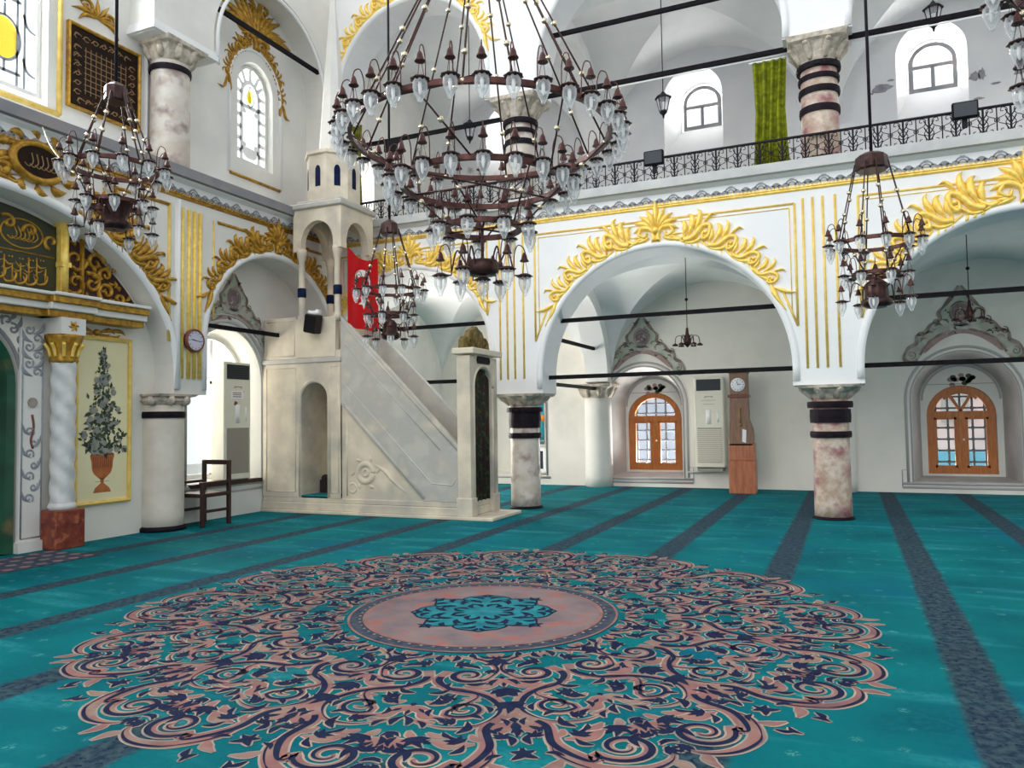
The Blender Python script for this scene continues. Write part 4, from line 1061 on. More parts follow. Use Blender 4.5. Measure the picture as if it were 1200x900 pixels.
# flag hanging across the stair side of the kiosk
FF = Frame((-7.33, 0, 0), (0, 1, 0), (0, 0, 1), (1, 0, 0))
flag = thing('flag', (-7.3, 10.4, 3.0), 'red flag with white crescent and star hung on the minbar kiosk', 'flag')
fw0, fw1 = Y0+.04, Y1-.02
def sag(u): return 4.27-.12*sin(pi*(u-fw0)/(fw1-fw0))-.03*(u-fw0)
def ripple(u, v): return .05+.025*sin((u-fw0)*17)*(1-(v-3)/2)
mb = MB(FF); nu_, nv_ = 24, 24; vs = []
for dw in (0, -.006):
    for i in range(nu_+1):
        u = fw0+(fw1-fw0)*i/nu_
        for j in range(nv_+1):
            v = 2.98+(sag(u)-2.98)*j/nv_; vs.append((u, v, ripple(u, v)+dw))
S = (nu_+1)*(nv_+1); I = lambda i, j, s=0: s*S+i*(nv_+1)+j
fs = [(I(i, j, s), I(i+1, j, s), I(i+1, j+1, s), I(i, j+1, s)) for s in (0, 1) for i in range(nu_) for j in range(nv_)]
mb.add(vs, fs, True); mb.build('cloth', MT['red'], flag, recalc=False)
def flagshape(tris, name):
    q = MB(FF)
    for poly in tris:
        q.add([(u, v, ripple(u, v)+.006) for u, v in poly], [tuple(range(len(poly)))], True)
    q.build(name, MT['flagwhite'], flag, recalc=False)
cu, cv, R1, R2 = pc, 3.72, .245, .2
N_ = 48; qs = []
def cpt(k):
    a = 2*pi*k/N_; return (cu+R1*cos(a), cv+R1*sin(a))
def ipt(k):
    a = 2*pi*k/N_; p = (cu+R2*cos(a), cv-.065+R2*sin(a))
    d = hypot(p[0]-cu, p[1]-cv)
    return p if d < R1 else (cu+(p[0]-cu)*R1/d, cv+(p[1]-cv)*R1/d)
flagshape([[cpt(k), cpt(k+1), ipt(k+1), ipt(k)] for k in range(N_)], 'crescent')
st = []
for k in range(10):
    a = -pi/2+k*pi/5; r = .115 if k % 2 == 0 else .045; st.append((cu+r*cos(a), 3.42+r*sin(a)))
flagshape([[(cu, 3.42), st[k], st[(k+1) % 10]] for k in range(10)], 'star')

# loudspeaker on the parapet
sp = thing('loudspeaker', (-7.86, 9.9, 2.86), 'small dark loudspeaker mounted on the minbar parapet', 'speaker')
mb = MB(); mb.box((-7.98, 9.78, 2.9), (-7.76, 9.97, 3.2)); bx = mb.build('cabinet', MT['speakerdark'], sp, bev=.015)
mb = MB(); mb.box((-7.965, 9.765, 2.92), (-7.775, 9.785, 3.18)); mb.build('grille', MT['black'], sp)
mb = MB(); mb.box((-7.9, 9.94, 3.0), (-7.84, 10.02, 3.28)); mb.lathe([(.09, 0), (.09, .05)], (-7.9, 9.9, 3.2), 14); mb.build('bracket', MT['white'], sp)

sp.rotation_euler = (.12, .22, .1)
# ================================================================== MIHRAB
mih = thing('mihrab', (-8.75, 5.2, 0), 'green mihrab niche with spiral column and gilded calligraphy under the big arch at left', 'mihrab')
MH = Frame((-8.86, 0, 0), (0, 1, 0), (0, 0, 1), (1, 0, 0))
mb = MB(MH); mb.rings([(outline(5.2, .5, 0, 1.95, rise=.6), -.04), ([(5.2+(x-5.2)*.55, y if y < .01 else y*.97) for x, y in outline(5.2, .5, 0, 1.95, rise=.6)], -.45)], smooth=True)
mb.prism([(5.2+(x-5.2)*.56, y) for x, y in outline(5.2, .5, 0, 1.93, rise=.6)], -.47, -.45); mb.rings([(outline(5.2, .56, 0, 1.95, rise=.68), .02), (outline(5.2, .5, 0, 1.95, rise=.6), -.04)]); mb.build('niche', MT['niche'], mih, recalc=False)
q = MB(MH)   # painted drapery folds on the niche
for k in range(4): q.relief(spl([(5.66, .5+.42*k), (5.45, .36+.42*k), (5.2, .34+.42*k), (4.95, .36+.42*k), (4.75, .5+.42*k)], 6), .07, .04, -.28)
q.build('carved_swags', MT['muralbrown'], mih)
for sg in (-1, 1):
    c = 5.2+sg*1.05; P_ = lambda d: 5.2+sg*d
    # flat painted pilaster between niche and column
    mb = MB(MH); a, b = sorted((P_(.6), P_(.88))); mb.box((a, .12, -.02), (b, 2.62, .05)); pil = mb.build('pilaster', MT['plaster'], mih, bev=.006)
    mb = MB(MH); mb.box((a-.03, .0, -.02), (b+.03, .12, .09)); mb.build('pilaster_base', MT['plaster'], mih)
    q = MB(MH)
    for u in (a+.02, b-.02): q.relief([(u, .16), (u, 2.5)], .02, .01, .05)
    q.relief([(a+.02, .16), (b-.02, .16)], .02, .01, .05)
    m_ = (a+b)/2
    for k in range(7):
        z = .62+.13*k; s2 = 1 if k % 2 else -1
        q.relief(spiral((m_+s2*.03, z), .008, .06, 0, s2*7, 16), .022, .012, .05)
        q.relief(spl([(m_, z-.05), (m_+s2*.08, z), (m_+s2*.11, z+.09)], 4), leafw(.04, .5), .012, .05)
    for k in range(6):
        z = 2.1+.1*k; s2 = 1 if k % 2 else -1
        q.relief(spl([(m_, z-.05), (m_+s2*.1, z), (m_+s2*.13, z+.1)], 4), leafw(.06, .5), .015, .05); q.relief(spiral((m_-s2*.05, z), .01, .06, 0, s2*7, 16), .025, .015, .05)
    q.build('floral_carving', MT['fringe'], pil)
    q = MB(MH); q.prism([(m_+.06*cos(k*pi/5), 1.74+.06*sin(k*pi/5)) for k in range(10)], .05, .065); q.build('painted_flower', MT['muralbrown'], pil)
    q = MB(MH); q.relief(spl([(m_, 1.6), (m_+.02, 1.45), (m_-.01, 1.3), (m_+.015, 1.2)], 5), .03, .012, .05); q.build('red_ribbon', MT['redbrown'], pil)
    q = MB(MH)   # grey scrollwork painted in the spandrel of the niche
    for k in range(9):
        a_ = radians(8+9*k); c_ = (5.2+sg*(.74+.03*(k % 2))*cos(a_), 1.97+.9*sin(a_))
        q.relief(spiral(c_, .01, .07, k*2, k*2+sg*6.5, 16), .028, .012); q.relief(spl([c_, (c_[0]+sg*.08, c_[1]+.06), (c_[0]+sg*.1, c_[1]+.16)], 4), leafw(.06, .5), .012)
    q.relief([(5.2+sg*.64, .1), (5.2+sg*.64, 1.95)] + [(5.2+sg*.64*cos(radians(a_)), 1.95+.77*sin(radians(a_))) for a_ in range(10, 91, 8)], .05, .02)
    q.build('spandrel_scrollwork', MT['fringeblue'], mih)
    # spiral column on a red stone block, gilded capital
    cx, cy = -8.70, c
    mb = MB(); mb.box((cx-.16, cy-.19, 0), (cx+.16, cy+.19, .46)); mb.build('red_block', MT['redstone'], mih, bev=.01)
    mb = MB(); nz, na = 60, 32; vs = []; tw = 2*pi*2.3
    for i in range(nz+1):
        z = .46+1.78*i/nz
        for j in range(na):
            a_ = 2*pi*j/na; r = .134+.009*cos(3*(a_+tw*i/nz*sg)); vs.append((cx+cos(a_)*r, cy+sin(a_)*r, z))
    mb.add(vs, [(i*na+j, i*na+(j+1) % na, (i+1)*na+(j+1) % na, (i+1)*na+j) for i in range(nz) for j in range(na)], True); mb.build('spiral_shaft', MT['spiral'], mih)
    mb = MB(); mb.lathe([(.15, .46), (.16, .5), (.14, .54)], (cx, cy, 0), 24); mb.build('shaft_base', MT['spiral'], mih)
    mb = MB(); mb.lathe([(.14, 2.22), (.155, 2.25), (.14, 2.28), (.15, 2.36), (.19, 2.5), (.2, 2.53), (.2, 2.56)], (cx, cy, 0), 24, lobes=(8, .06)); cp = mb.build('gilded_capital', MT['oldgold'], mih)
    mb = MB()
    for k in range(10):
        a_ = 2*pi*k/10; d = Vector((cos(a_), sin(a_), 0)); b_ = Vector((cx, cy, 0))
        mb.tube(spl([tuple(b_+d*.145+Vector((0, 0, 2.29))), tuple(b_+d*.17+Vector((0, 0, 2.38))), tuple(b_+d*.215+Vector((0, 0, 2.45)))], 4), .022, 6, raw=True)
    mb.build('acanthus', MT['gold'], cp)
    mb = MB(); mb.box((cx-.18, cy-.16, 2.56), (cx+.17, cy+.16, 2.76)); ab = mb.build('impost_block', MT['plaster'], mih)
    IF = Frame((cx+.17, 0, 0), (0, 1, 0), (0, 0, 1), (1, 0, 0))
    q = MB(IF)
    for k in range(6): q.relief(spl([(cy, 2.66), (cy+.035*cos(k*pi/3+.3), 2.66+.035*sin(k*pi/3+.3)), (cy+.07*cos(k*pi/3), 2.66+.07*sin(k*pi/3))], 3), leafw(.035, .5), .015)
    q.build('gilded_rosette', MT['oldgold'], ab)
    q = MB(MH); u = P_(1.6)
    for k in (-1, 1):
        for j in range(4): q.relief(spl([(u+k*.02, 2.66), (u+k*(.12+.07*j), 2.66+(.05 if j % 2 else -.05)), (u+k*(.2+.08*j), 2.66)], 4), leafw(.06, .5), .02)
    q.ball(MH(u, 2.66, .01), .045, 8); q.build('gilded_ornament', MT['oldgold'], mih)
# entablature: gilded bands, breaking forward over the columns
for z0, z1, w, m in ((2.76, 2.84, .22, 'oldgold'), (2.84, 2.92, .28, 'plaster'), (2.92, 3.0, .32, 'oldgold'), (3.0, 3.04, .36, 'plaster')):
    mb = MB(MH); mb.box((2.95, z0, 0), (7.35, z1, w)); 
    for c in (4.15, 6.25): mb.box((c-.3, z0, 0), (c+.3, z1, w+.08))
    mb.build('entablature_band', MT[m], mih, bev=.008)
# tympanum over the entablature
mb = MB(MH); A = [(5.2-1.02, 3.04)] + [(x, y) for x, y in arc(5.2, 2.15, 2.45, n=60, rz=1.9) if abs(x-5.2) < 1.02] + [(5.2+1.02, 3.04)]
mb.prism(A, .02, .06); tymp = mb.build('calligraphy_panel', MT['greenpanel'], mih)
q = MB(MH)
w0 = .06
rc = random.Random(9)
for k in range(19): u = 4.3+.098*k; q.relief([(u, 3.16), (u+.012*rc.uniform(-1, 1), 3.34+.14*rc.random())], .018, .012, w0)
for k in range(14):
    u = 4.3+.125*k; z = 3.13+.04*rc.random()
    q.relief(spl([(u, z+.09), (u+.05, z), (u+.14, z+.02), (u+.17, z+.1), (u+.12, z+.13)], 5), lambda t: .01+.02*sin(pi*t), .012, w0)
    q.relief(spl([(u+.03, z+.25), (u+.08, z+.2), (u+.16, z+.22)], 5), leafw(.026, .5), .012, w0)
    q.relief(spl([(u, z+.17), (u+.06, z+.14), (u+.12, z+.18)], 4), leafw(.022, .5), .012, w0)
    for d in (0, .035): q.prism([(u+.08+d+.011*cos(j*pi/2), z+.29+.011*sin(j*pi/2)) for j in range(4)], w0, w0+.01)
q.relief([(4.22, 3.52), (6.18, 3.5)], .018, .012, w0)
for c in (4.62, 5.2, 5.78):
    q.relief([(c+.25*cos(2*pi*k/30), 3.72+.17*sin(2*pi*k/30)) for k in range(31)], .02, .012, w0)
    for k in range(6): q.relief(spl([(c-.17+.05*k, 3.67), (c-.12+.05*k, 3.64), (c-.06+.05*k, 3.7), (c-.1+.05*k, 3.8)], 4), .015, .01, w0)
q.build('calligraphy', MT['oldgold'], tymp)
q = MB(MH)
for k in range(16):
    a = pi*(.2+.6*k/15); c = (5.2-2.2*cos(a), 2.15+1.7*sin(a)); 
    if abs(c[0]-5.2) < 1.0: q.relief(spiral(c, .01, .1, k, k+6, 14), .04, .03, w0)
q.build('gilded_border_scrolls', MT['oldgold'], tymp)['kind'] = 'stuff'
for sg in (-1, 1):
    a = 5.2+sg*1.06
    mb = MB(MH); mb.box((a-.05, 3.04, .02), (a+.05, 3.95, .14)); mb.relief([(a, 3.04), (a, 3.95)], .08, .05, .14); mb.box((a-.06, 3.4, .02), (a+.06, 3.46, .18)); mb.build('gilded_post', MT['gold'], mih)
    pts = [(x, y) for x, y in arc(5.2, 2.15, 2.47, n=120, rz=1.92) if sg*(x-5.2) > 1.1 and y > 3.04]
    A = [(5.2+sg*1.1, 3.04)] + (pts if sg > 0 else pts[::-1]) + [(5.2+sg*2.15, 3.04)]
    mb = MB(MH); mb.prism(A, .0, .03); gp = mb.build('pierced_ground', MT['darkred'], mih)
    q = MB(MH); X = lambda d, z: (5.2+sg*d, z)
    q.relief([X(1.36, 3.06), X(1.36, 3.82)], .05, .05, .03)
    for cd, cz, r, h in ((1.27, 3.55, .16, 1), (1.27, 3.25, .15, -1), (1.5, 3.28, .14, 1), (1.55, 3.55, .13, -1), (1.72, 3.2, .13, 1), (1.9, 3.13, .1, -1), (1.7, 3.42, .1, 1)):
        q.relief(spiral(X(cd, cz), .015, r, cd*9, cd*9+h*sg*7.5, 30), lambda t: .03+.03*t, .04, .03)
        for j in range(4):
            a_ = j*1.5+cd*5; b = X(cd+r*cos(a_), cz+r*sin(a_)); q.relief(spl([b, (b[0]+.05*cos(a_+.5), b[1]+.05*sin(a_+.5)), (b[0]+.1*cos(a_+1), b[1]+.1*sin(a_+1))], 3), leafw(.05, .5), .04, .03)
    q.relief([X(1.1, 3.08), X(2.05, 3.08)], .06, .04, .03)
    q.build('pierced_scrollwork', MT['oldgold'], gp)

# oval inscription over the crown of the big arch
ov = thing('oval_inscription', (-8.45, 5.72, 4.3), 'dark oval inscription in a heavy gilded cartouche above the mihrab arch', 'plaque')
q = MB(LEFT); c = (5.74, 4.5)
q.prism([(c[0]+.26*cos(2*pi*k/32), c[1]+.17*sin(2*pi*k/32)) for k in range(32)], .0, .06); q.build('ground', MT['calligblack'], ov)
q = MB(LEFT); q.relief([(c[0]+.3*cos(2*pi*k/36), c[1]+.21*sin(2*pi*k/36)) for k in range(37)], .09, .07, .02)
for k in range(12):
    a = 2*pi*k/12; b = (c[0]+.34*cos(a), c[1]+.25*sin(a)); q.relief(spl([b, (b[0]+.1*cos(a+.3), b[1]+.1*sin(a+.3)), (b[0]+.2*cos(a+.8), b[1]+.16*sin(a+.8))], 4), leafw(.12, .5), .06)
q.build('gilded_cartouche', MT['oldgold'], ov)
q = MB(LEFT)
for k in range(6): q.relief(spl([(c[0]-.18+.06*k, c[1]-.05), (c[0]-.13+.06*k, c[1]-.08), (c[0]-.08+.06*k, c[1]-.02), (c[0]-.1+.06*k, c[1]+.08)], 4), .014, .008, .06)
q.build('calligraphy', MT['palegold'], ov)

# ---- framed vase painting in the mihrab recess
vp = thing('framed_painting', (-8.84, 6.95, .5), 'tall framed painting of a flowering tree in an urn beside the spiral column', 'painting')
a, b, z0, z1 = 6.53, 7.26, .5, 2.56
q = MB(MH); fr_ = lambda d: [(a-d, z0-d), (a-d, z1+d), (b+d, z1+d), (b+d, z0-d)]
q.rings([(fr_(.05), 0), (fr_(.05), .045), (fr_(.03), .06), (fr_(.0), .045), (fr_(.0), .01)]); q.build('frame', MT['goldline'], vp)
q = MB(MH); q.box((a, z0, .005), (b, z1, .02)); pan = q.build('canvas', MT['paper'], vp)
q = MB(MH); w = .0215; m_ = (a+b)/2
q.prism([(m_-.13, .6), (m_+.13, .6), (m_+.1, .66), (m_+.02, .72), (m_+.03, .78), (m_-.03, .78), (m_-.02, .72), (m_-.1, .66)], .02, w)
q.prism(spl([(m_-.03, .77), (m_-.13, .86), (m_-.155, 1.0), (m_-.15, 1.1), (m_+.15, 1.1), (m_+.155, 1.0), (m_+.13, .86), (m_+.03, .77)], 4), .02, w); q.build('painted_urn', MT['terracotta'], pan)
q = MB(MH)
for k in range(9): q.ribbon([(m_-.12+.03*k, .92), (m_-.125+.031*k, 1.06)], .01, w+.001)
q.ribbon([(m_-.16, 1.09), (m_+.16, 1.09)], .03, w+.001); q.ribbon([(m_-.1, .74), (m_+.1, .74)], .004, w+.001); q.build('urn_flutes', MT['redbrown'], pan)
rr = random.Random(11); L1, L2, L3 = MB(MH), MB(MH), MB(MH)
for k in range(430):
    t = rr.random()**1.25; z = 1.12+1.32*t; half = (.30*(1-t)**.8+.03 if t > .16 else .31)
    x = m_+(rr.uniform(-1, 1)+rr.uniform(-1, 1))*.55*half; s = rr.uniform(.024, .05)*(1.15-.4*t); a_ = rr.uniform(0, 6.28)
    Q = L2 if k % 5 == 3 else (L1, L3, L1)[k % 3]
    lf = [(x, z), (x+s*cos(a_-.5), z+s*sin(a_-.5)), (x+2*s*cos(a_), z+2*s*sin(a_)), (x+s*cos(a_+.5), z+s*sin(a_+.5))] if k % 5 != 3 else [(x+s*1.1*cos(j), z+s*1.1*sin(j)) for j in range(6)]
    Q.add([(p[0], p[1], w+.0005+.00001*k) for p in lf], [tuple(range(len(lf)))])
L1.build('painted_leaves', MT['foliage'], pan, recalc=False); L2.build('painted_blooms', MT['foliage2'], pan, recalc=False); L3.build('painted_dark_leaves', MT['foliage3'], pan, recalc=False)

# ---- framed calligraphy high on the qibla wall
cf = thing('framed_calligraphy', (-8.95, 6.95, 5.5), 'large black panel of gold grid calligraphy in a gilt frame high at left', 'framed calligraphy')
a, b, z0, z1 = 6.45, 7.46, 5.56, 6.6
q = MB(UF); fr_ = lambda d: [(a-d, z0-d), (a-d, z1+d), (b+d, z1+d), (b+d, z0-d)]
q.rings([(fr_(.035), 0), (fr_(.035), .06), (fr_(.015), .07), (fr_(.0), .05), (fr_(.0), .02)]); q.build('frame', MT['oldgold'], cf)
q = MB(UF); q.box((a, z0, .01), (b, z1, .03)); cp = q.build('ground', MT['calligblack'], cf)
q = MB(UF)
for k in range(9): x = a+.22+k*.075; q.ribbon([(x, z0+.2), (x, z1-.22)], .01, .031)
for k in range(8): z = z0+.25+k*.075; q.ribbon([(a+.2, z), (b-.18, z)], .01, .0312)
rr = random.Random(5)
for k in range(26):
    t = k/26*4; s_, f_ = int(t), t % 1
    c = [(a+.1+f_*.8, z1-.1), (b-.1, z1-.15-f_*.75), (b-.12-f_*.8, z0+.1), (a+.1, z0+.15+f_*.75)][s_]
    q.ribbon(spiral(c, .01, .05, k, k+4.5, 12), .01, .0315); q.ribbon(spl([(c[0]-.05, c[1]-.03), (c[0], c[1]+.02), (c[0]+.06, c[1])], 4), .012, .0317)
q.build('gold_calligraphy', MT['palegold'], cp)

# ---- round wall clock on the gilded pilaster
wc = thing('wall_clock', (-8.46, 8.0, 2.5), 'round wall clock with lilac dial on the gold-striped pilaster', 'clock')
X = Vector((1, 0, 0)); c = (-8.47, 8.02, 2.64)
mb = MB(); mb.lathe([(.165, .0), (.165, .05), (.15, .07), (.135, .05)], c, 32, axis=X); mb.build('case', MT['redbrown'], wc)
mb = MB(); mb.lathe([(.135, .051), (.135, .056)], c, 32, axis=X); d_ = mb.build('dial', MT['dialmauve'], wc)
CF = Frame((-8.412, 8.02, 2.64), (0, 1, 0), (0, 0, 1), (1, 0, 0))
q = MB(CF)
for k in range(12): a = k*pi/6; q.ribbon([(.105*sin(a), .105*cos(a)), (.125*sin(a), .125*cos(a))], .01, .0)
q.ribbon([(0, 0), (-.075, .012)], .012, .001); q.ribbon([(0, 0), (.1, -.012)], .008, .001); q.build('hands', MT['black'], d_)

# ================================================================== FURNITURE AND FITTINGS
# longcase clock
lc = thing('longcase_clock', (-1.88, 15.1, 0), 'tall wooden longcase clock standing by the aisle wall', 'clock')
ya, yb = 14.98, 15.24
mb = MB(); mb.box((-2.13, ya-.02, 0), (-1.64, yb+.02, .62)); base = mb.build('base', MT['clockred'], lc, bev=.01)
mb = MB(); mb.box((-2.122, ya, .62), (-1.652, yb, .95)); mb.build('lower_trunk', MT['clockred'], lc, bev=.01)
LF = Frame((0, ya, 0), (1, 0, 0), (0, 0, 1), (0, -1, 0))
tr = [(-2.11, .9), (-1.68, .9), (-1.665, 1.08), (-1.68, 1.22), (-1.74, 1.4), (-1.75, 1.82), (-2.09, 1.82), (-2.1, 1.4), (-2.12, 1.1)]
mb = MB(LF); mb.prism(tr, -.24, .0); mb.build('trunk', MT['clockwood'], lc, bev=.01)
mb = MB(); mb.box((-2.11, ya-.03, 1.82), (-1.73, yb+.01, 1.87)); mb.build('red_moulding', MT['redbrown'], lc)
mb = MB(); mb.box((-2.08, ya-.01, 1.87), (-1.75, yb, 2.3)); mb.box((-2.1, ya-.03, 2.28), (-1.73, yb+.01, 2.33)); mb.build('hood', MT['clockwood'], lc, bev=.01)
mb = MB(); Yv = Vector((0, -1, 0)); mb.lathe([(.13, 0), (.13, .012), (.115, .016), (.001, .016)], (-1.92, ya-.01, 2.06), 28, axis=Yv); d_ = mb.build('dial', MT['dialwhite'], lc)
q = MB(LF)
for k in range(12): a = k*pi/6; q.ribbon([(-1.92+.09*sin(a), 2.06+.09*cos(a)), (-1.92+.11*sin(a), 2.06+.11*cos(a))], .01, .028)
q.ribbon([(-1.92, 2.06), (-1.87, 2.07)], .012, .028); q.ribbon([(-1.92, 2.06), (-1.94, 2.13)], .01, .0285); q.build('hands', MT['black'], d_)
q = MB(LF); q.prism([(-1.87, .98), (-1.8, .96), (-1.79, 1.2), (-1.86, 1.22)], .0, .012); q.build('pendulum_glass', MT['dialwhite'], lc)
q = MB(LF); q.relief([(-1.9, 1.3), (-1.9, 1.62)], .05, .02); q.ball((-1.89, ya-.012, 1.3), .035, 8); q.build('pendulum', MT['palegold'], lc)

# two cabinet air conditioners
def aircon(F, u0, u1, z0, z1, w0, w1, label, loc, slats=True):
    t = thing('air_conditioner', loc, label, 'air conditioner', None); W = u1-u0; H = z1-z0
    mb = MB(F); mb.box((u0, z0, w0), (u1, z1, w1)); body = mb.build('cabinet', MT['acwhite'], t, bev=.018)
    q = MB(F); q.box((u0+.05, z1-.27, w1-.01), (u1-.05, z1-.04, w1+.008)); vent = q.build('outlet_vent', MT['acdark'], t)
    q = MB(F)
    for k in range(6): q.box((u0+.055, z1-.255+k*.036, w1+.008), (u1-.055, z1-.247+k*.036, w1+.02))
    q.build('vent_louvres', MT['acdark'], vent)
    q = MB(F); q.box((u0+.05, z0+.1, w1-.01), (u1-.05, z0+H*.44, w1+.004)); gr = q.build('intake_panel', MT['acgrey'], t)
    n = 22; m0 = None
    for k in range(n if slats else 0):
        z = z0+.115+k*(H*.44-.13)/n
        if m0 is None: q = MB(F); q.box((u0+.05, z, w1), (u1-.05, z+.018, w1+.014)); m0 = q.build('intake_slat', MT['acwhite'], gr); zz = z
        else: place('intake_slat', m0.data, gr, (0, 0, z-zz))
    q = MB(F); q.box((u0+W*.36, z1-.40, w1), (u1-W*.36, z1-.385, w1+.004)); q.box((u0+W*.25, z1-.47, w1), (u1-W*.25, z1-.462, w1+.003)); q.box((u0+W*.3, z1-.55, w1), (u1-W*.3, z1-.542, w1+.003)); q.relief(arc(u0+W*.5, z1-.42, W*.14, n=10, rz=.03), .012, .003, w1); q.build('control_panel', MT['acgrey'], t)
    q = MB(F); q.box((u0+.03, z0-.035, w0+.02), (u1-.03, z0+.01, w1-.03)); q.build('base_tray', MT['acdark'], t)
    q = MB(F); q.relief([(u0+W*.48, z0+H*.48), (u0+W*.48, z0+H*.64)], .1, .008, w1); q.relief([(u0+W*.8, z0+H*.5), (u0+W*.8, z0+H*.62)], .04, .006, w1); q.build('indicator_panel', MT['white'], t)
    return t
ac1 = aircon(BACK, -2.88, -2.3, .44, 2.26, .02, .32, 'ivory cabinet air conditioner on the aisle wall between wooden window and longcase clock', (-2.6, 15.85, .44))
q = MB(); q.box((-2.85, 15.7, .36), (-2.35, 16.0, .42)); q.build('shelf_bracket', MT['acgrey'], ac1)
q = MB(); q.tube(spl([(-2.6, 15.93, .38), (-2.9, 15.95, .33), (-3.1, 15.96, .32)], 5), .02, 6); q.build('pipe', MT['greyline'], ac1)
ac2 = aircon(WF, 9.1, 9.68, .57, 2.44, -.22, .06, 'ivory cabinet air conditioner standing in the floodlit window niche', (-9.05, 9.4, .57), slats=False)
q = MB(WF); q.box((9.24, 1.86, .06), (9.5, 1.98, .064)); lb = q.build('paper_label', MT['white'], ac2)
q = MB(WF)
for z in (1.95, 1.92, 1.89): q.box((9.27, z-.006, .064), (9.46, z+.006, .066))
q.build('label_print', MT['redbrown'], lb)
q = MB(WF); q.prism([(9.3, 1.76), (9.36, 1.74), (9.38, 1.8), (9.32, 1.82)], .06, .064); q.prism([(9.36, 1.7), (9.41, 1.69), (9.42, 1.75), (9.38, 1.76)], .06, .064); q.build('sticker', MT['redbrown'], ac2)

# armchair beside the cream column
ch = thing('wooden_armchair', (-8.5, 8.4, 0), 'dark wooden armchair beside the cream column below the bright window', 'chair')
cx0, cx1, cy0, cy1 = -8.86, -8.38, 8.12, 8.62
for x, y, h in ((cx1, cy0, .62), (cx1, cy1, .92), (cx0, cy0, .62), (cx0, cy1, .92)):
    mb = MB(); mb.box((x-.027, y-.027, 0), (x+.027, y+.027, h)); mb.build('leg', MT['darkwood'], ch, bev=.006)
mb = MB(); mb.box((cx0-.03, cy0-.04, .42), (cx1+.03, cy1+.02, .475)); mb.build('seat', MT['darkwood'], ch, bev=.01)
mb = MB(); mb.box((cx0-.03, cy1-.02, .86), (cx1+.03, cy1+.025, .93)); mb.build('back_rail', MT['darkwood'], ch, bev=.006)
for x in (cx0, cx1):
    mb = MB(); mb.box((x-.03, cy0-.04, .6), (x+.03, cy1+.02, .64)); mb.build('armrest', MT['darkwood'], ch, bev=.006)
    mb = MB(); mb.box((x-.012, cy0, .2), (x+.012, cy1, .24)); mb.build('stretcher', MT['darkwood'], ch)

# prayer rug laid in front of the mihrab
pr = thing('prayer_rug', (-8.2, 5.2, .0), 'faded patterned prayer rug on the floor before the mihrab', 'rug')
mb = MB(); mb.box((-8.6, 4.2, .0), (-7.75, 6.05, .008)); mb.build('pile', MT['slate'], pr)
q = MB()
for k in range(10):
    for j in range(4): q.add([(-8.52+.22*j+.06*cos(a*pi/3), 4.35+.18*k+.06*sin(a*pi/3), .0085) for a in range(6)], [tuple(range(6))])
q.build('woven_motifs', MT['mauve'], pr)

# ================================================================== GALLERY BALUSTRADE
bal = thing('gallery_balustrade', (-2.0, 11.5, 5.02), 'black wrought iron balustrade with scrolls along the gallery edge', 'balustrade')
BF = Frame((0, 11.46, 0), (1, 0, 0), (0, 0, 1), (0, -1, 0))
q = MB(BF); q.tube([(-8.3, 5.43, 0), (9.2, 5.43, 0)], .02, 8); q.build('handrail', MT['iron'], bal)
q = MB(BF); q.tube([(-8.3, 5.06, 0), (9.2, 5.06, 0)], .014, 6); q.build('bottom_rail', MT['iron'], bal)
pitch = .31; ub = -8.2
q = MB(BF); q.tube([(ub, 5.02, 0), (ub, 5.43, 0)], .014, 6)
for z in (5.14, 5.24, 5.33):
    for sg in (-1, 1): q.tube(spl([(ub, z-.05, 0), (ub+sg*.035, z, 0), (ub+sg*.06, z+.05, .01)], 4), .008, 5)
p0 = q.build('baluster', MT['iron'], bal)
q = MB(BF); um = ub+pitch/2
q.tube([(um, 5.06, 0), (um, 5.43, 0)], .008, 5); q.ball(BF(um, 5.25, 0), .018, 6)
q.tube([(um+.028*cos(2*pi*k/10), 5.25+.028*sin(2*pi*k/10), 0) for k in range(11)], .006, 4)
for sg in (-1, 1):
    for vs_ in (1, -1):
        p = [(um+sg*.02, 5.245+vs_*.03), (um+sg*.1, 5.245+vs_*.07), (um+sg*.115, 5.245+vs_*.14), (um+sg*.06, 5.245+vs_*.165), (um+sg*.045, 5.245+vs_*.12), (um+sg*.075, 5.245+vs_*.115)]
        q.tube([(x, z, 0) for x, z in spl(p, 5)], .0055, 5)
    q.tube([(x, z, 0) for x, z in spl([(um+sg*.155, 5.16), (um+sg*.1, 5.2), (um+sg*.12, 5.25), (um+sg*.155, 5.3)], 5)], .0055, 5)
s0 = q.build('scroll_panel', MT['iron'], bal)
k = 1
while ub+k*pitch < 6.0:
    place('baluster', p0.data, bal, (k*pitch, 0, 0)); place('scroll_panel', s0.data, bal, (k*pitch, 0, 0)); k += 1

def floodlight(x, z, label, tilt):
    t = thing('floodlight', (x, 11.4, z), label, 'floodlight', None)
    q = MB(); q.box((x-.15, 11.33, z-.1), (x+.15, 11.41, z+.12)); hs = q.build('housing', MT['black'], t, bev=.012)
    q = MB(); q.box((x-.13, 11.322, z-.08), (x+.13, 11.332, z+.1)); q.build('lens', MT['acdark'], t)
    q = MB(); q.box((x-.03, 11.4, z-.2), (x+.03, 11.46, z+.02)); q.build('bracket', MT['iron'], t)
floodlight(-2.6, 5.4, 'black floodlight on the balustrade below the middle gallery window', 0)
floodlight(1.51, 5.4, 'black floodlight on the balustrade at upper right', 0)

spk = thing('horn_loudspeaker', (-7.35, 11.62, 6.5), 'black loudspeaker slung under the tie rod of the left gallery opening', 'speaker')
q = MB(); q.prism([(-7.55, 11.5), (-7.2, 11.5), (-7.28, 11.75), (-7.47, 11.75)], 6.32, 6.56); q.build('cabinet', MT['black'], spk, bev=.01)
q = MB(); q.box((-7.4, 11.66, 6.54), (-7.34, 11.74, 6.6)); q.build('bracket', MT['iron'], spk)
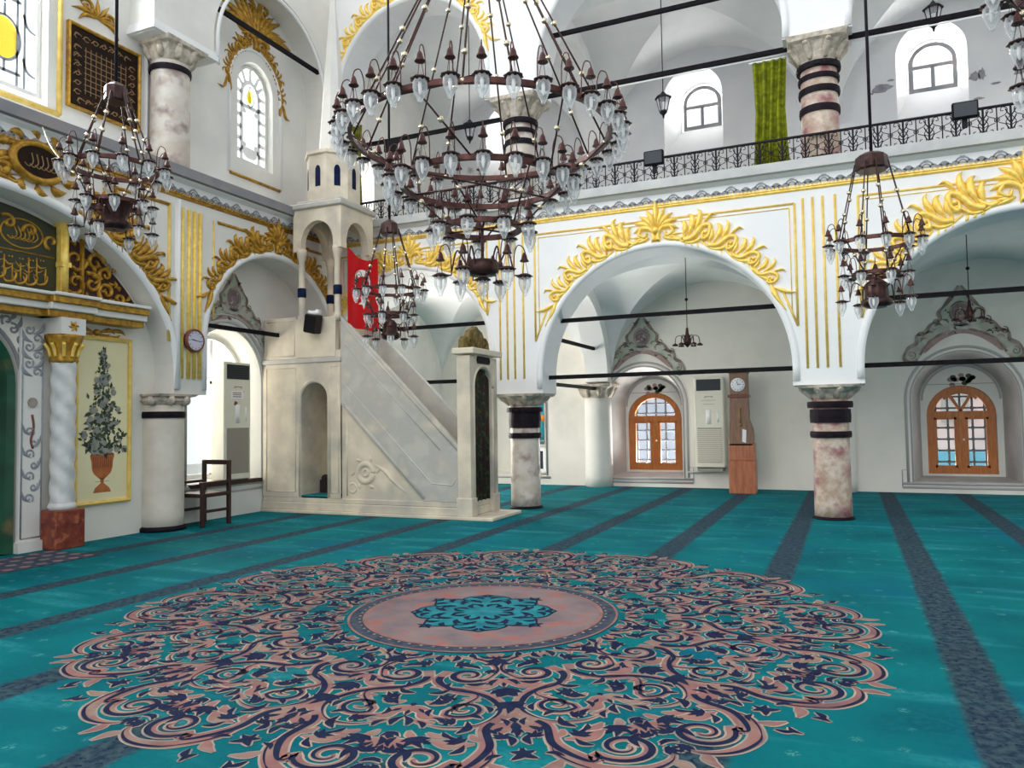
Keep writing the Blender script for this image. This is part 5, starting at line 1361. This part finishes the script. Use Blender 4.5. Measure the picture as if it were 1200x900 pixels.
# curtains
def curtain(F, u0, u1, v0, v1, w, label, loc, k):
    t = thing('curtain', loc, label, 'curtain')
    q = MB(F); n = 40; vs = []
    for i in range(n+1):
        for j, f in ((0, 1.0), (1, .75), (2, .45), (3, 0.0)):
            s = i/n; wd = (u1-u0)*(1+.18*(1-f if False else f)*0) 
            u = u0+(u1-u0)*s+.03*sin(f*4+s*3)
            vs.append((u, v1+(v0-v1)*f, w+(.035+.02*f)*sin(s*k+.6*f)))
    fs = [(4*i+j, 4*i+j+1, 4*i+j+5, 4*i+j+4) for i in range(n) for j in range(3)]
    q.add(vs, fs, True); q.build('cloth', MT['curtain'], t, recalc=False)
    q = MB(F); q.tube([(u0-.05, v1+.01, w), (u1+.05, v1+.01, w)], .012, 6); q.build('curtain_rail', MT['white'], t)
    return t
curtain(FAC, -1.16, -.68, 5.02, 6.72, -.3, 'long olive green curtain hanging beside the banded gallery column', (-.92, 11.7, 5.0), 26)
curtain(FAC, -8.41, -8.16, 5.02, 7.0, -.3, 'narrow olive green curtain in the gallery opening beside the minbar drum', (-8.3, 11.7, 5.0), 16)
q = MB(FAC); q.tube([(-3.9, 6.78, -.31), (-.65, 6.78, -.31)], .012, 6); tag(q.build('curtain_pole', MT['white']), 'thin white curtain pole under the gallery tie rod at centre', 'curtain pole', 'white curtain poles')
q = MB(FAC); q.tube([(.2, 6.78, -.31), (4.1, 6.78, -.31)], .012, 6); tag(q.build('curtain_pole', MT['white']), 'thin white curtain pole under the gallery tie rod at right', 'curtain pole', 'white curtain poles')

# lanterns in the gallery openings
def lantern(x, y, z, ztop, label):
    t = thing('hanging_lantern', (x, y, z), label, 'lantern', 'gallery lanterns')
    q = MB(); q.tube([(x, y, z+.3), (x, y, ztop)], .008, 5); q.build('hanging_rod', MT['iron'], t)
    q = MB(); q.lathe([(.02, z+.34), (.05, z+.3), (.13, z+.25), (.135, z+.23), (.11, z+.23)], (x, y, 0), 6, smooth=False); q.build('roof', MT['iron'], t)
    q = MB(); q.lathe([(.105, z+.23), (.06, z+.03)], (x, y, 0), 6, smooth=False); q.build('glass', MT['glass'], t)
    q = MB()
    for k in range(6):
        a = k*pi/3; q.tube([(x+.107*cos(a), y+.107*sin(a), z+.235), (x+.062*cos(a), y+.062*sin(a), z+.03)], .008, 4)
    q.lathe([(.065, z+.03), (.06, z+.0), (.02, z-.04), (.012, z-.08), (.001, z-.1)], (x, y, 0), 6); q.build('frame', MT['iron'], t)
lantern(-2.55, 11.9, 6.3, 8.9, 'small black lantern in front of the bright middle gallery window')
lantern(1.25, 11.9, 6.86, 9.0, 'black lantern with glass panes beside the bright window at upper right')
lantern(-6.0, 11.9, 6.45, 8.5, 'black lantern seen through the big chandelier')

# little aisle chandeliers
def small_lamp(x, y, z, ztop, label):
    t = thing('aisle_chandelier', (x, y, z), label, 'chandelier', 'small aisle chandeliers')
    q = MB(); q.tube([(x, y, z+.25), (x, y, ztop)], .007, 5); q.ball((x, y, z+.8), .03, 6); q.build('hanging_rod', MT['iron'], t)
    q = MB(); q.lathe([(.02, z+.3), (.03, z+.2), (.07, z+.1), (.065, z+.02), (.03, z-.02), (.001, z-.05)], (x, y, 0), 12); q.build('body', MT['darkbronze'], t)
    for k in range(6):
        a = k*pi/3+.2; d = (cos(a), sin(a)); q = MB()
        P_ = lambda r, h: (x+d[0]*r, y+d[1]*r, z+h)
        q.tube(spl([P_(.05, .05), P_(.1, .16), P_(.19, .14), P_(.21, .02)], 5), .007, 5); q.lathe([(.02, .03), (.055, .0), (.05, -.015), (.01, -.02)], P_(.21, 0), 10); q.build('arm', MT['darkbronze'], t)
small_lamp(-2.55, 13.4, 2.72, 4.5, 'small dark chandelier hanging in front of the middle window crest')
small_lamp(1.75, 13.6, 2.9, 4.5, 'small dark chandelier hanging in the right-hand aisle arch')

# white cable slung from the cornice to the left chandelier
q = MB(); q.tube(spl([(-8.4, 5.72, 4.93), (-7.9, 5.5, 4.5), (-7.3, 5.3, 4.1), (-6.99, 5.12, 4.0)], 6), .008, 5); tag(q.build('cable', MT['cable']), 'thin white cable running from the cornice down to the left chandelier', 'cable')
# ================================================================== CHANDELIERS
def lamp_meshes():
    """hook, bell and cap of one lamp (origin on the ring, outward = +X) and its tulip glass"""
    q = MB(); X0 = .085
    q.tube(spl([(0, 0, 0), (.003, 0, .08), (.008, 0, .17), (.035, 0, .235), (.075, 0, .22), (X0+.008, 0, .175)], 5), .0045, 5)      # hook wire
    q.lathe([(.004, .18), (.012, .172), (.02, .155), (.025, .13), (.036, .112), (.034, .108)], (X0, 0, 0), 12)                     # bell
    for k in range(3):
        a = k*2*pi/3; q.tube([(X0+.008*cos(a), .008*sin(a), .11), (X0+.03*cos(a), .03*sin(a), .0)], .002, 4)                       # chains
    q.lathe([(.012, .016), (.03, .012), (.058, -.002), (.064, -.01), (.046, -.013), (.044, -.024)], (X0, 0, 0), 16, lobes=(8, .07), mi=1)  # cap
    q.tube([(0, 0, -.002), (X0, 0, .004)], .006, 5)
    m = q.build('lamp_tmp', [MT['bronze'], MT['darkbronze']])
    g = MB(); g.lathe([(.044, -.012), (.048, -.035), (.049, -.06), (.044, -.085), (.033, -.11), (.022, -.135), (.014, -.152), (.016, -.158), (.0001, -.165)], (X0, 0, 0), 16)
    g = g.build('glass_tmp', MT['glass'])
    b = MB(); b.lathe([(.012, -.02), (.013, -.06), (.011, -.09), (.006, -.105), (.0001, -.112)], (X0, 0, 0), 10); b = b.build('bulb_tmp', MT['white'])
    out = []
    for o, nm in ((m, 'lamp'), (g, 'glass_shade'), (b, 'bulb')):
        off = o.location.copy()
        for v in o.data.vertices: v.co += off
        o.data.name = nm; out.append(o.data); bpy.data.objects.remove(o)
    return out
LAMP, GLASS, BULB = lamp_meshes()
_b = MB(); _b.ball((0, 0, 0), .023, 8); _b = _b.build('bead_tmp', MT['brass'], origin=(0, 0, 0)); BEAD = _b.data; BEAD.name = 'brass_bead'; bpy.data.objects.remove(_b)
def torus(R, z, h, th):
    q = MB(); n = 56; P = [(R-th, z-h), (R+th, z-h), (R+th, z+h), (R-th, z+h)]
    q.add([(r*cos(2*pi*k/n), r*sin(2*pi*k/n), y) for r, y in P for k in range(n)],
          [(i*n+k, i*n+(k+1) % n, ((i+1) % 4)*n+(k+1) % n, ((i+1) % 4)*n+k) for i in range(4) for k in range(n)]); return q
def chandelier(name, c, rings, zhub, rhub, ztop, label, rods=8, bottom=None, phase=0.0, drum=None, ls=1.0, beads=(.35, .62), pend=True):
    """rings = [(z, R, n_lamps)], from the top down; everything relative to c = (x, y)"""
    root = thing(name, (c[0], c[1], rings[0][0]), label, 'chandelier')
    def loc(q, nm, m, parent=root):
        q.v = [p + Vector((c[0], c[1], 0)) for p in q.v]; return q.build(nm, MT[m], parent)
    def lamp(R, z, a, s=ls):
        o = place('lamp', LAMP, root, (R*cos(a), R*sin(a), z-rings[0][0]), a); o.scale = (s, s, s)
        place('glass_shade', GLASS, o); place('bulb', BULB, o)
    for k, (z, R, n) in enumerate(rings):
        loc(torus(R, z, .02*ls, .016*ls), 'ring', 'bronze')
        for i in range(n): lamp(R+.012, z, phase+2*pi*(i+.5*(k % 2))/n)
    # hub, main rod, slanting suspension rods strung with brass beads
    q = MB(); q.lathe([(.02, zhub+.13), (rhub*.5, zhub+.11), (rhub*.95, zhub+.07), (rhub, zhub-.06), (rhub*.9, zhub-.08)], (0, 0, 0), 8, smooth=False); loc(q, 'hub', 'darkbronze')
    q = MB(); q.tube([(0, 0, zhub), (0, 0, ztop)], .016, 8); loc(q, 'hanging_rod', 'iron')
    z0, R0, _ = rings[0]
    for i in range(rods):
        a = phase+2*pi*(i+.25*(i % 2))/rods
        A = Vector((rhub*cos(a), rhub*sin(a), zhub)); B = Vector((R0*cos(a), R0*sin(a), z0))
        q = MB(); q.tube([tuple(A), tuple(B)], .0075, 6); rd = loc(q, 'suspension_rod', 'darkbronze')
        for f in beads: place('brass_bead', BEAD, rd, A.lerp(B, f+(.05 if i % 2 else 0))-Vector((0, 0, z0)))
        place('brass_bead', BEAD, rd, B-Vector((0, 0, z0)))
    for k in range(len(rings)-1):
        (za, Ra, _), (zb, Rb, _) = rings[k], rings[k+1]
        for i in range(6):
            a = phase+2*pi*(i+.5)/6
            A = Vector((Ra*cos(a), Ra*sin(a), za)); B = Vector((Rb*cos(a+.35), Rb*sin(a+.35), zb))
            q = MB(); q.tube([tuple(A), tuple(B)], .007, 6); rd = loc(q, 'strut', 'darkbronze')
            place('brass_bead', BEAD, rd, A.lerp(B, .45)-Vector((0, 0, rings[0][0])))
        for i in range(3):                                   # spokes across each ring
            a = phase+pi*i/3
            q = MB(); q.tube([(Rb*cos(a), Rb*sin(a), zb), (-Rb*cos(a), -Rb*sin(a), zb)], .008, 6); loc(q, 'spoke', 'bronze')
    if bottom:
        zb, Rb, nb, rd_ = bottom; zl, Rl, _ = rings[-1]
        q = MB(); q.lathe([(.001, zb+.07), (rd_*.9, zb+.06), (rd_, zb+.04), (rd_, zb-.03), (rd_*.85, zb-.05), (.001, zb-.055)], (0, 0, 0), 24); loc(q, 'lower_drum', 'darkbronze')
        q = MB(); q.tube([(0, 0, zb), (0, 0, rings[-1][0])], .012, 6); loc(q, 'drop_rod', 'bronze')
        for i in range(nb):
            a = phase+2*pi*(i+.5)/nb
            q = MB(); q.tube(spl([(rd_*.9*cos(a), rd_*.9*sin(a), zb), (Rb*.8*cos(a), Rb*.8*sin(a), zb+.14), (Rb*cos(a), Rb*sin(a), zb-.02)], 6), .007, 5); loc(q, 'arm', 'bronze')
            lamp(Rb, zb-.05, a)
        if pend:
            o = place('lamp', LAMP, root, (-.085*ls, 0, zb-.08-rings[0][0]), 0); o.scale = (ls, ls, ls); place('glass_shade', GLASS, o); place('bulb', BULB, o)
    if drum:
        zt, zb, r1, r2 = drum
        q = MB(); q.lathe([(.05, zt+.05), (r1, zt), (r1*1.02, zt-.03), (r2, zb+.05), (r2*1.25, zb+.03), (r2*1.3, zb-.02), (r2*.8, zb-.05)], (0, 0, 0), 20); loc(q, 'lamp_body', 'darkbronze')
    return root
chandelier('grand_chandelier', (-2.55, 5.25), [(3.65, 1.0, 34), (3.28, .62, 20), (2.93, .29, 9)], 5.35, .16, 9.5,
           'grand bronze chandelier of three stacked rings of glass lamps over the carpet medallion', rods=14, bottom=(2.62, .24, 6, .125), beads=(.3, .55, .8))
chandelier('chandelier', (.30, 8.80), [(3.25, .36, 12), (2.92, .22, 7)], 4.1, .165, 9.5,
           'two-ring bronze chandelier in front of the right-hand pilaster and arch', rods=8, bottom=(2.7, .26, 5, .03), drum=(2.82, 2.62, .11, .12), phase=.2, ls=.97, pend=False)
chandelier('chandelier', (-6.53, 5.2), [(3.98, .38, 12), (3.63, .24, 8)], 4.72, .11, 9.5,
           'two-ring bronze chandelier hanging before the gilded arch at left', rods=8, bottom=(3.42, .26, 6, .03), drum=(3.66, 3.42, .16, .11), phase=.5, ls=.97, pend=False)
chandelier('chandelier', (-5.49, 8.5), [(3.18, .36, 12), (2.86, .22, 7)], 4.0, .12, 9.5,
           'two-ring bronze chandelier in front of the red flag and minbar stair', rods=8, bottom=(2.62, .24, 5, .03), drum=(2.74, 2.58, .09, .1), phase=.9, ls=.95, pend=False)
chandelier('chandelier', (1.32, 5.2), [(3.95, .38, 12), (3.65, .24, 8)], 4.9, .2, 9.5,
           'chandelier whose lamps just peek in at the top right edge', rods=8, bottom=(3.45, .26, 6, .03), drum=(3.6, 3.4, .12, .12), phase=.15, pend=False)

# ================================================================== CARPET
carpet = thing('carpet', (-2.58, 5.25, 0), 'wall-to-wall teal carpet with dark prayer bands and a large round scroll medallion', 'carpet')
mb = MB(); mb.box((-9.0, -2.5, -.012), (9.4, 16.0, 0)); mb.build('pile', MT['carpet'], carpet)
CC = Vector((-2.58, 5.25))
class Layer:
    def __init__(s): s.q = MB(); s.k = 0
    def z(s, base): s.k += 1; return base+.0000016*(s.k % 500)
LY = {n: Layer() for n in ('cream', 'pink', 'navy', 'slate', 'mauve', 'deepteal')}
ZB = {'cream': .0012, 'pink': .0026, 'navy': .004, 'mauve': .0054, 'slate': .0046, 'deepteal': .0066}
def tomed(path, th, mir):
    """local sector coordinates (tangential x, radial y) to the floor"""
    out = []
    for x, y in path:
        if mir: x = -x
        out.append((CC.x + x*cos(th) + y*sin(th)*1.0, CC.y - x*sin(th) + y*cos(th)))
    return out
def strip(layer, path, width, zoff=0.0):
    L = LY[layer]; L.q.ribbon(path, width, L.z(ZB[layer])+zoff)
def poly(layer, pts, zoff=0.0):
    L = LY[layer]; z = L.z(ZB[layer])+zoff; L.q.add([(x, y, z) for x, y in pts], [tuple(range(len(pts)))])
OCC = []; K0 = True; TH0 = radians(75)
def scroll(path, w, th, mir, core=.62, coff=.2, edge=.022):
    """a woven stem: pale outline, pink body, navy shading stroke"""
    if K0 and not mir: OCC.extend((x, y, (w(i/len(path)) if callable(w) else w)*.5) for i, (x, y) in enumerate(path))
    p = tomed(path, th, mir); f = w if callable(w) else (lambda q: w)
    strip('cream', p, lambda q: f(q)+edge); strip('pink', p, f)
    if core:
        n = len(p); c = p[int(n*.06):int(n*.94)]; sg = -1 if mir else 1
        pts = []
        for i in range(len(c)):
            a, b = Vector(c[max(i-1, 0)]), Vector(c[min(i+1, len(c)-1)]); t = (b-a).normalized() if (b-a).length > 1e-9 else Vector((1, 0))
            q_ = i/(len(c)-1); pts.append(tuple(Vector(c[i])+Vector((-t.y, t.x))*sg*coff*f(q_)))
        strip('navy', pts, lambda q: f(q)*core*(.25+.95*abs(sin(pi*q*1.5))))
def leaf(layer, b, a, L, w, th, mir, bend=.5, edge=True):
    p = [(b[0], b[1]), (b[0]+L*.5*sin(a), b[1]+L*.5*cos(a)), (b[0]+L*(sin(a+bend)*.55+sin(a)*.45), b[1]+L*(cos(a+bend)*.55+cos(a)*.45))]
    if K0 and not mir and abs(th-TH0) < 1e-6: OCC.extend((x, y, w*.4) for x, y in spl(p, 5))
    p = tomed(spl(p, 5), th, mir)
    if edge: strip('cream', p, lambda q: leafw(w, .45)(q)+.02)
    strip(layer, p, leafw(w, .45))
def acanthus(b, a, s, th, mir, lay='navy'):
    """ragged leaf of five lobes"""
    for k, (da, l) in enumerate(((-1.0, .6), (-.5, .85), (0, 1.0), (.5, .85), (1.0, .6))):
        leaf(lay, b, a+da, s*l, s*.34, th, mir, .25 if da >= 0 else -.25, edge=(k in (0, 2, 4)))
def flower(b, a, s, th, mir):
    for da in (-1.1, -.55, 0, .55, 1.1): leaf('pink', b, a+da, s, s*.42, th, mir, .1*da)
    for da in (-.8, 0, .8): leaf('navy', (b[0]+s*.5*sin(a+da), b[1]+s*.5*cos(a+da)), a+da, s*.55, s*.2, th, mir, .2, edge=False)
    leaf('navy', (b[0]-s*.3*sin(a), b[1]-s*.3*cos(a)), a, s*.35, s*.3, th, mir, 0, edge=False)
for k in range(12):
    th = 2*pi*k/12 + radians(90-15)
    for mir in (False, True):
        # rim volute, its arm sweeping back between the lobes
        sp = spiral((.205, 2.5), .018, .145, radians(200), radians(200)-2*pi*1.55, 44)
        arm = spl([sp[-1], (.40, 2.56), (.47, 2.36), (.42, 2.14), (.50, 1.98)], 8)
        scroll(sp[:-1]+arm[1:], lambda q: .02+.052*min(1, q*1.25)*(1-.55*max(0, q-.75)/.25), th, mir)
        outer = spl([(.02, 2.62), (.1, 2.70), (.24, 2.72), (.40, 2.64), (.5, 2.46), (.48, 2.3)], 7)
        scroll(outer, leafw(.075, .6), th, mir, core=.3, coff=.3)
        # crest of the lobe
        leaf('pink', (.10, 2.68), -.5, .17, .06, th, mir); leaf('pink', (.5, 2.5), .9, .16, .06, th, mir); leaf('navy', (.58, 2.38), 1.5, .1, .04, th, mir)
        # S-stem of the middle zone
        sp = spiral((.27, 1.92), .016, .12, radians(20), radians(20)+2*pi*1.35, 36)
        arm = spl([sp[-1], (.30, 1.74), (.14, 1.66), (.03, 1.52), (.06, 1.36)], 8)
        scroll(sp[:-1]+arm[1:], lambda q: .018+.04*q, th, mir)
        # inner C-scroll
        sp = spiral((.19, 1.42), .014, .1, radians(150), radians(150)-2*pi*1.3, 32)
        arm = spl([sp[-1], (.30, 1.46), (.33, 1.3), (.24, 1.16), (.06, 1.08)], 8)
        scroll(sp[:-1]+arm[1:], lambda q: .016+.036*sin(pi*min(.93, q+.05)), th, mir)
        stem = spl([(.02, 1.62), (.2, 1.64), (.38, 1.74), (.47, 1.92), (.40, 2.1), (.25, 2.16), (.1, 2.12)], 7)
        scroll(stem, leafw(.06, .3), th, mir, core=.5, coff=.3)
        # fillers
        acanthus((.12, 2.28), .4, .13, th, mir); acanthus((.34, 2.32), -2.4, .1, th, mir); acanthus((.40, 1.62), .7, .14, th, mir)
        acanthus((.13, 1.80), 2.4, .1, th, mir); acanthus((.1, 1.22), .8, .1, th, mir)
        leaf('pink', (.2, 2.3), 1.2, .22, .09, th, mir); leaf('pink', (.38, 1.55), -1.0, .2, .08, th, mir, -.6); leaf('pink', (.05, 1.95), .6, .2, .08, th, mir, .8)
        leaf('navy', (.3, 2.22), 2.6, .16, .05, th, mir, .7); leaf('navy', (.07, 2.4), .9, .16, .05, th, mir, -.7); leaf('navy', (.2, 1.56), 1.5, .13, .045, th, mir, .6)
        leaf('navy', (.29, 1.08), 1.9, .12, .04, th, mir, .6); leaf('pink', (.22, 1.02), 1.2, .14, .06, th, mir, -.4); leaf('navy', (.13, 1.02), .2, .1, .05, th, mir, .5)
        leaf('navy', (.55, 2.05), .3, .14, .045, th, mir, -.5); leaf('pink', (.52, 1.85), .1, .2, .06, th, mir, -.6)
    K0 = False
    flower((0, 2.3), 0, .15, th, False); flower((0, 1.9), 0, .12, th, False); flower((0, 1.14), pi, .08, th, False)
    flower((0, 2.12), 0, .17, th+radians(15), False); flower((0, 1.5), 0, .13, th+radians(15), False)
    acanthus((0, 1.86), 0, .16, th+radians(15), False); acanthus((0, 1.16), 0, .13, th+radians(15), False)
# small leaves worked into the ground between the scrolls, the same in every sector
rf = random.Random(21); FILL = []
for _ in range(2600):
    y = rf.uniform(1.04, 2.62); x = rf.uniform(.03, y*math.tan(radians(14.2)))
    d = min(hypot(x-a, y-b)-w for a, b, w in OCC)
    if d > .028:
        a = rf.uniform(0, 6.28); L = min(.16, .06+d*1.3); FILL.append((x, y, a, L, rf.choice('nnpna'))); OCC.extend((x+L*t*sin(a), y+L*t*cos(a), .022) for t in (0, .35, .7, 1))
for k in range(12):
    th = 2*pi*k/12 + radians(75)
    for mir in (False, True):
        for x, y, a, L, t in FILL:
            if t == 'a' and L > .09: acanthus((x, y), a, L*.8, th, mir)
            elif t == 'p': leaf('pink', (x, y), a, L*1.2, L*.42, th, mir, .5)
            else: leaf('navy', (x, y), a, L, L*.34, th, mir, .6)
def disc(layer, R, z=0.0, n=72): poly(layer, [(CC.x+R*cos(2*pi*k/n), CC.y+R*sin(2*pi*k/n)) for k in range(n)], z)
def circ(layer, R, w, z=0.0, n=72): strip(layer, [(CC.x+R*cos(2*pi*k/n), CC.y+R*sin(2*pi*k/n)) for k in range(n+1)], w, z)
disc('slate', 1.0); disc('mauve', .875)
circ('pink', 1.0, .018, .0025); circ('pink', .885, .028, .0035)
for k in range(64):
    a = 2*pi*k/64; r = .92; s = .013
    poly('cream', [(CC.x+(r+s*cos(t))*cos(a)-s*sin(t)*sin(a), CC.y+(r+s*cos(t))*sin(a)+s*sin(t)*cos(a)) for t in (0, pi/2, pi, 3*pi/2)], .0045)
# eight-pointed star: alternate sharp and broad points, filled with navy arabesque
for k in range(8):
    th = radians(23+45*k); odd = k % 2; R = .6 if not odd else .55; wd = .17 if not odd else .215
    half = spl([(0, R), (.03, R*.9), (.075, R*.82), (.13, .425), (.15, .36)] if not odd else [(0, R), (.05, R*.94), (.14, R*.87), (.19, .41), (.165, .36)], 5)
    tip = [(-x, y) for x, y in reversed(half)] + half[1:]
    poly('deepteal', tomed([(0, 0)]+tip, th, False), .0002*odd)
    strip('navy', tomed(tip, th, False), .014, .0045)
    for mir in (False, True):
        for b, a, L, w in (((.01, .5 if not odd else .46), .3, .09, .04), ((.025, .4), .6, .12, .05), ((.03, .28), .75, .13, .05), ((.02, .14), .3, .13, .045), ((.09, .3), .1, .1, .04)):
            p = tomed(spl([b, (b[0]+L*.5*sin(a), b[1]+L*.5*cos(a)), (b[0]+L*sin(a+.5), b[1]+L*cos(a+.5))], 5), th, mir)
            strip('navy', p, leafw(w, .45), .0045)
NM = {'cream': 'pale_outline', 'pink': 'pink_scrollwork', 'navy': 'navy_scrollwork', 'slate': 'medallion_border', 'mauve': 'medallion_ground', 'deepteal': 'medallion_star'}
for n, L in LY.items():
    o = L.q.build(NM[n], MT[n], carpet, recalc=False)
    me = o.data
    fl = [p.normal.z for p in me.polygons]
    bm = bmesh.new(); bm.from_mesh(me); bm.normal_update()
    bmesh.ops.reverse_faces(bm, faces=[f for f in bm.faces if f.normal.z < 0]); bm.to_mesh(me); bm.free()

for o in list(bpy.data.objects):
    if '_o' in o: del o['_o']
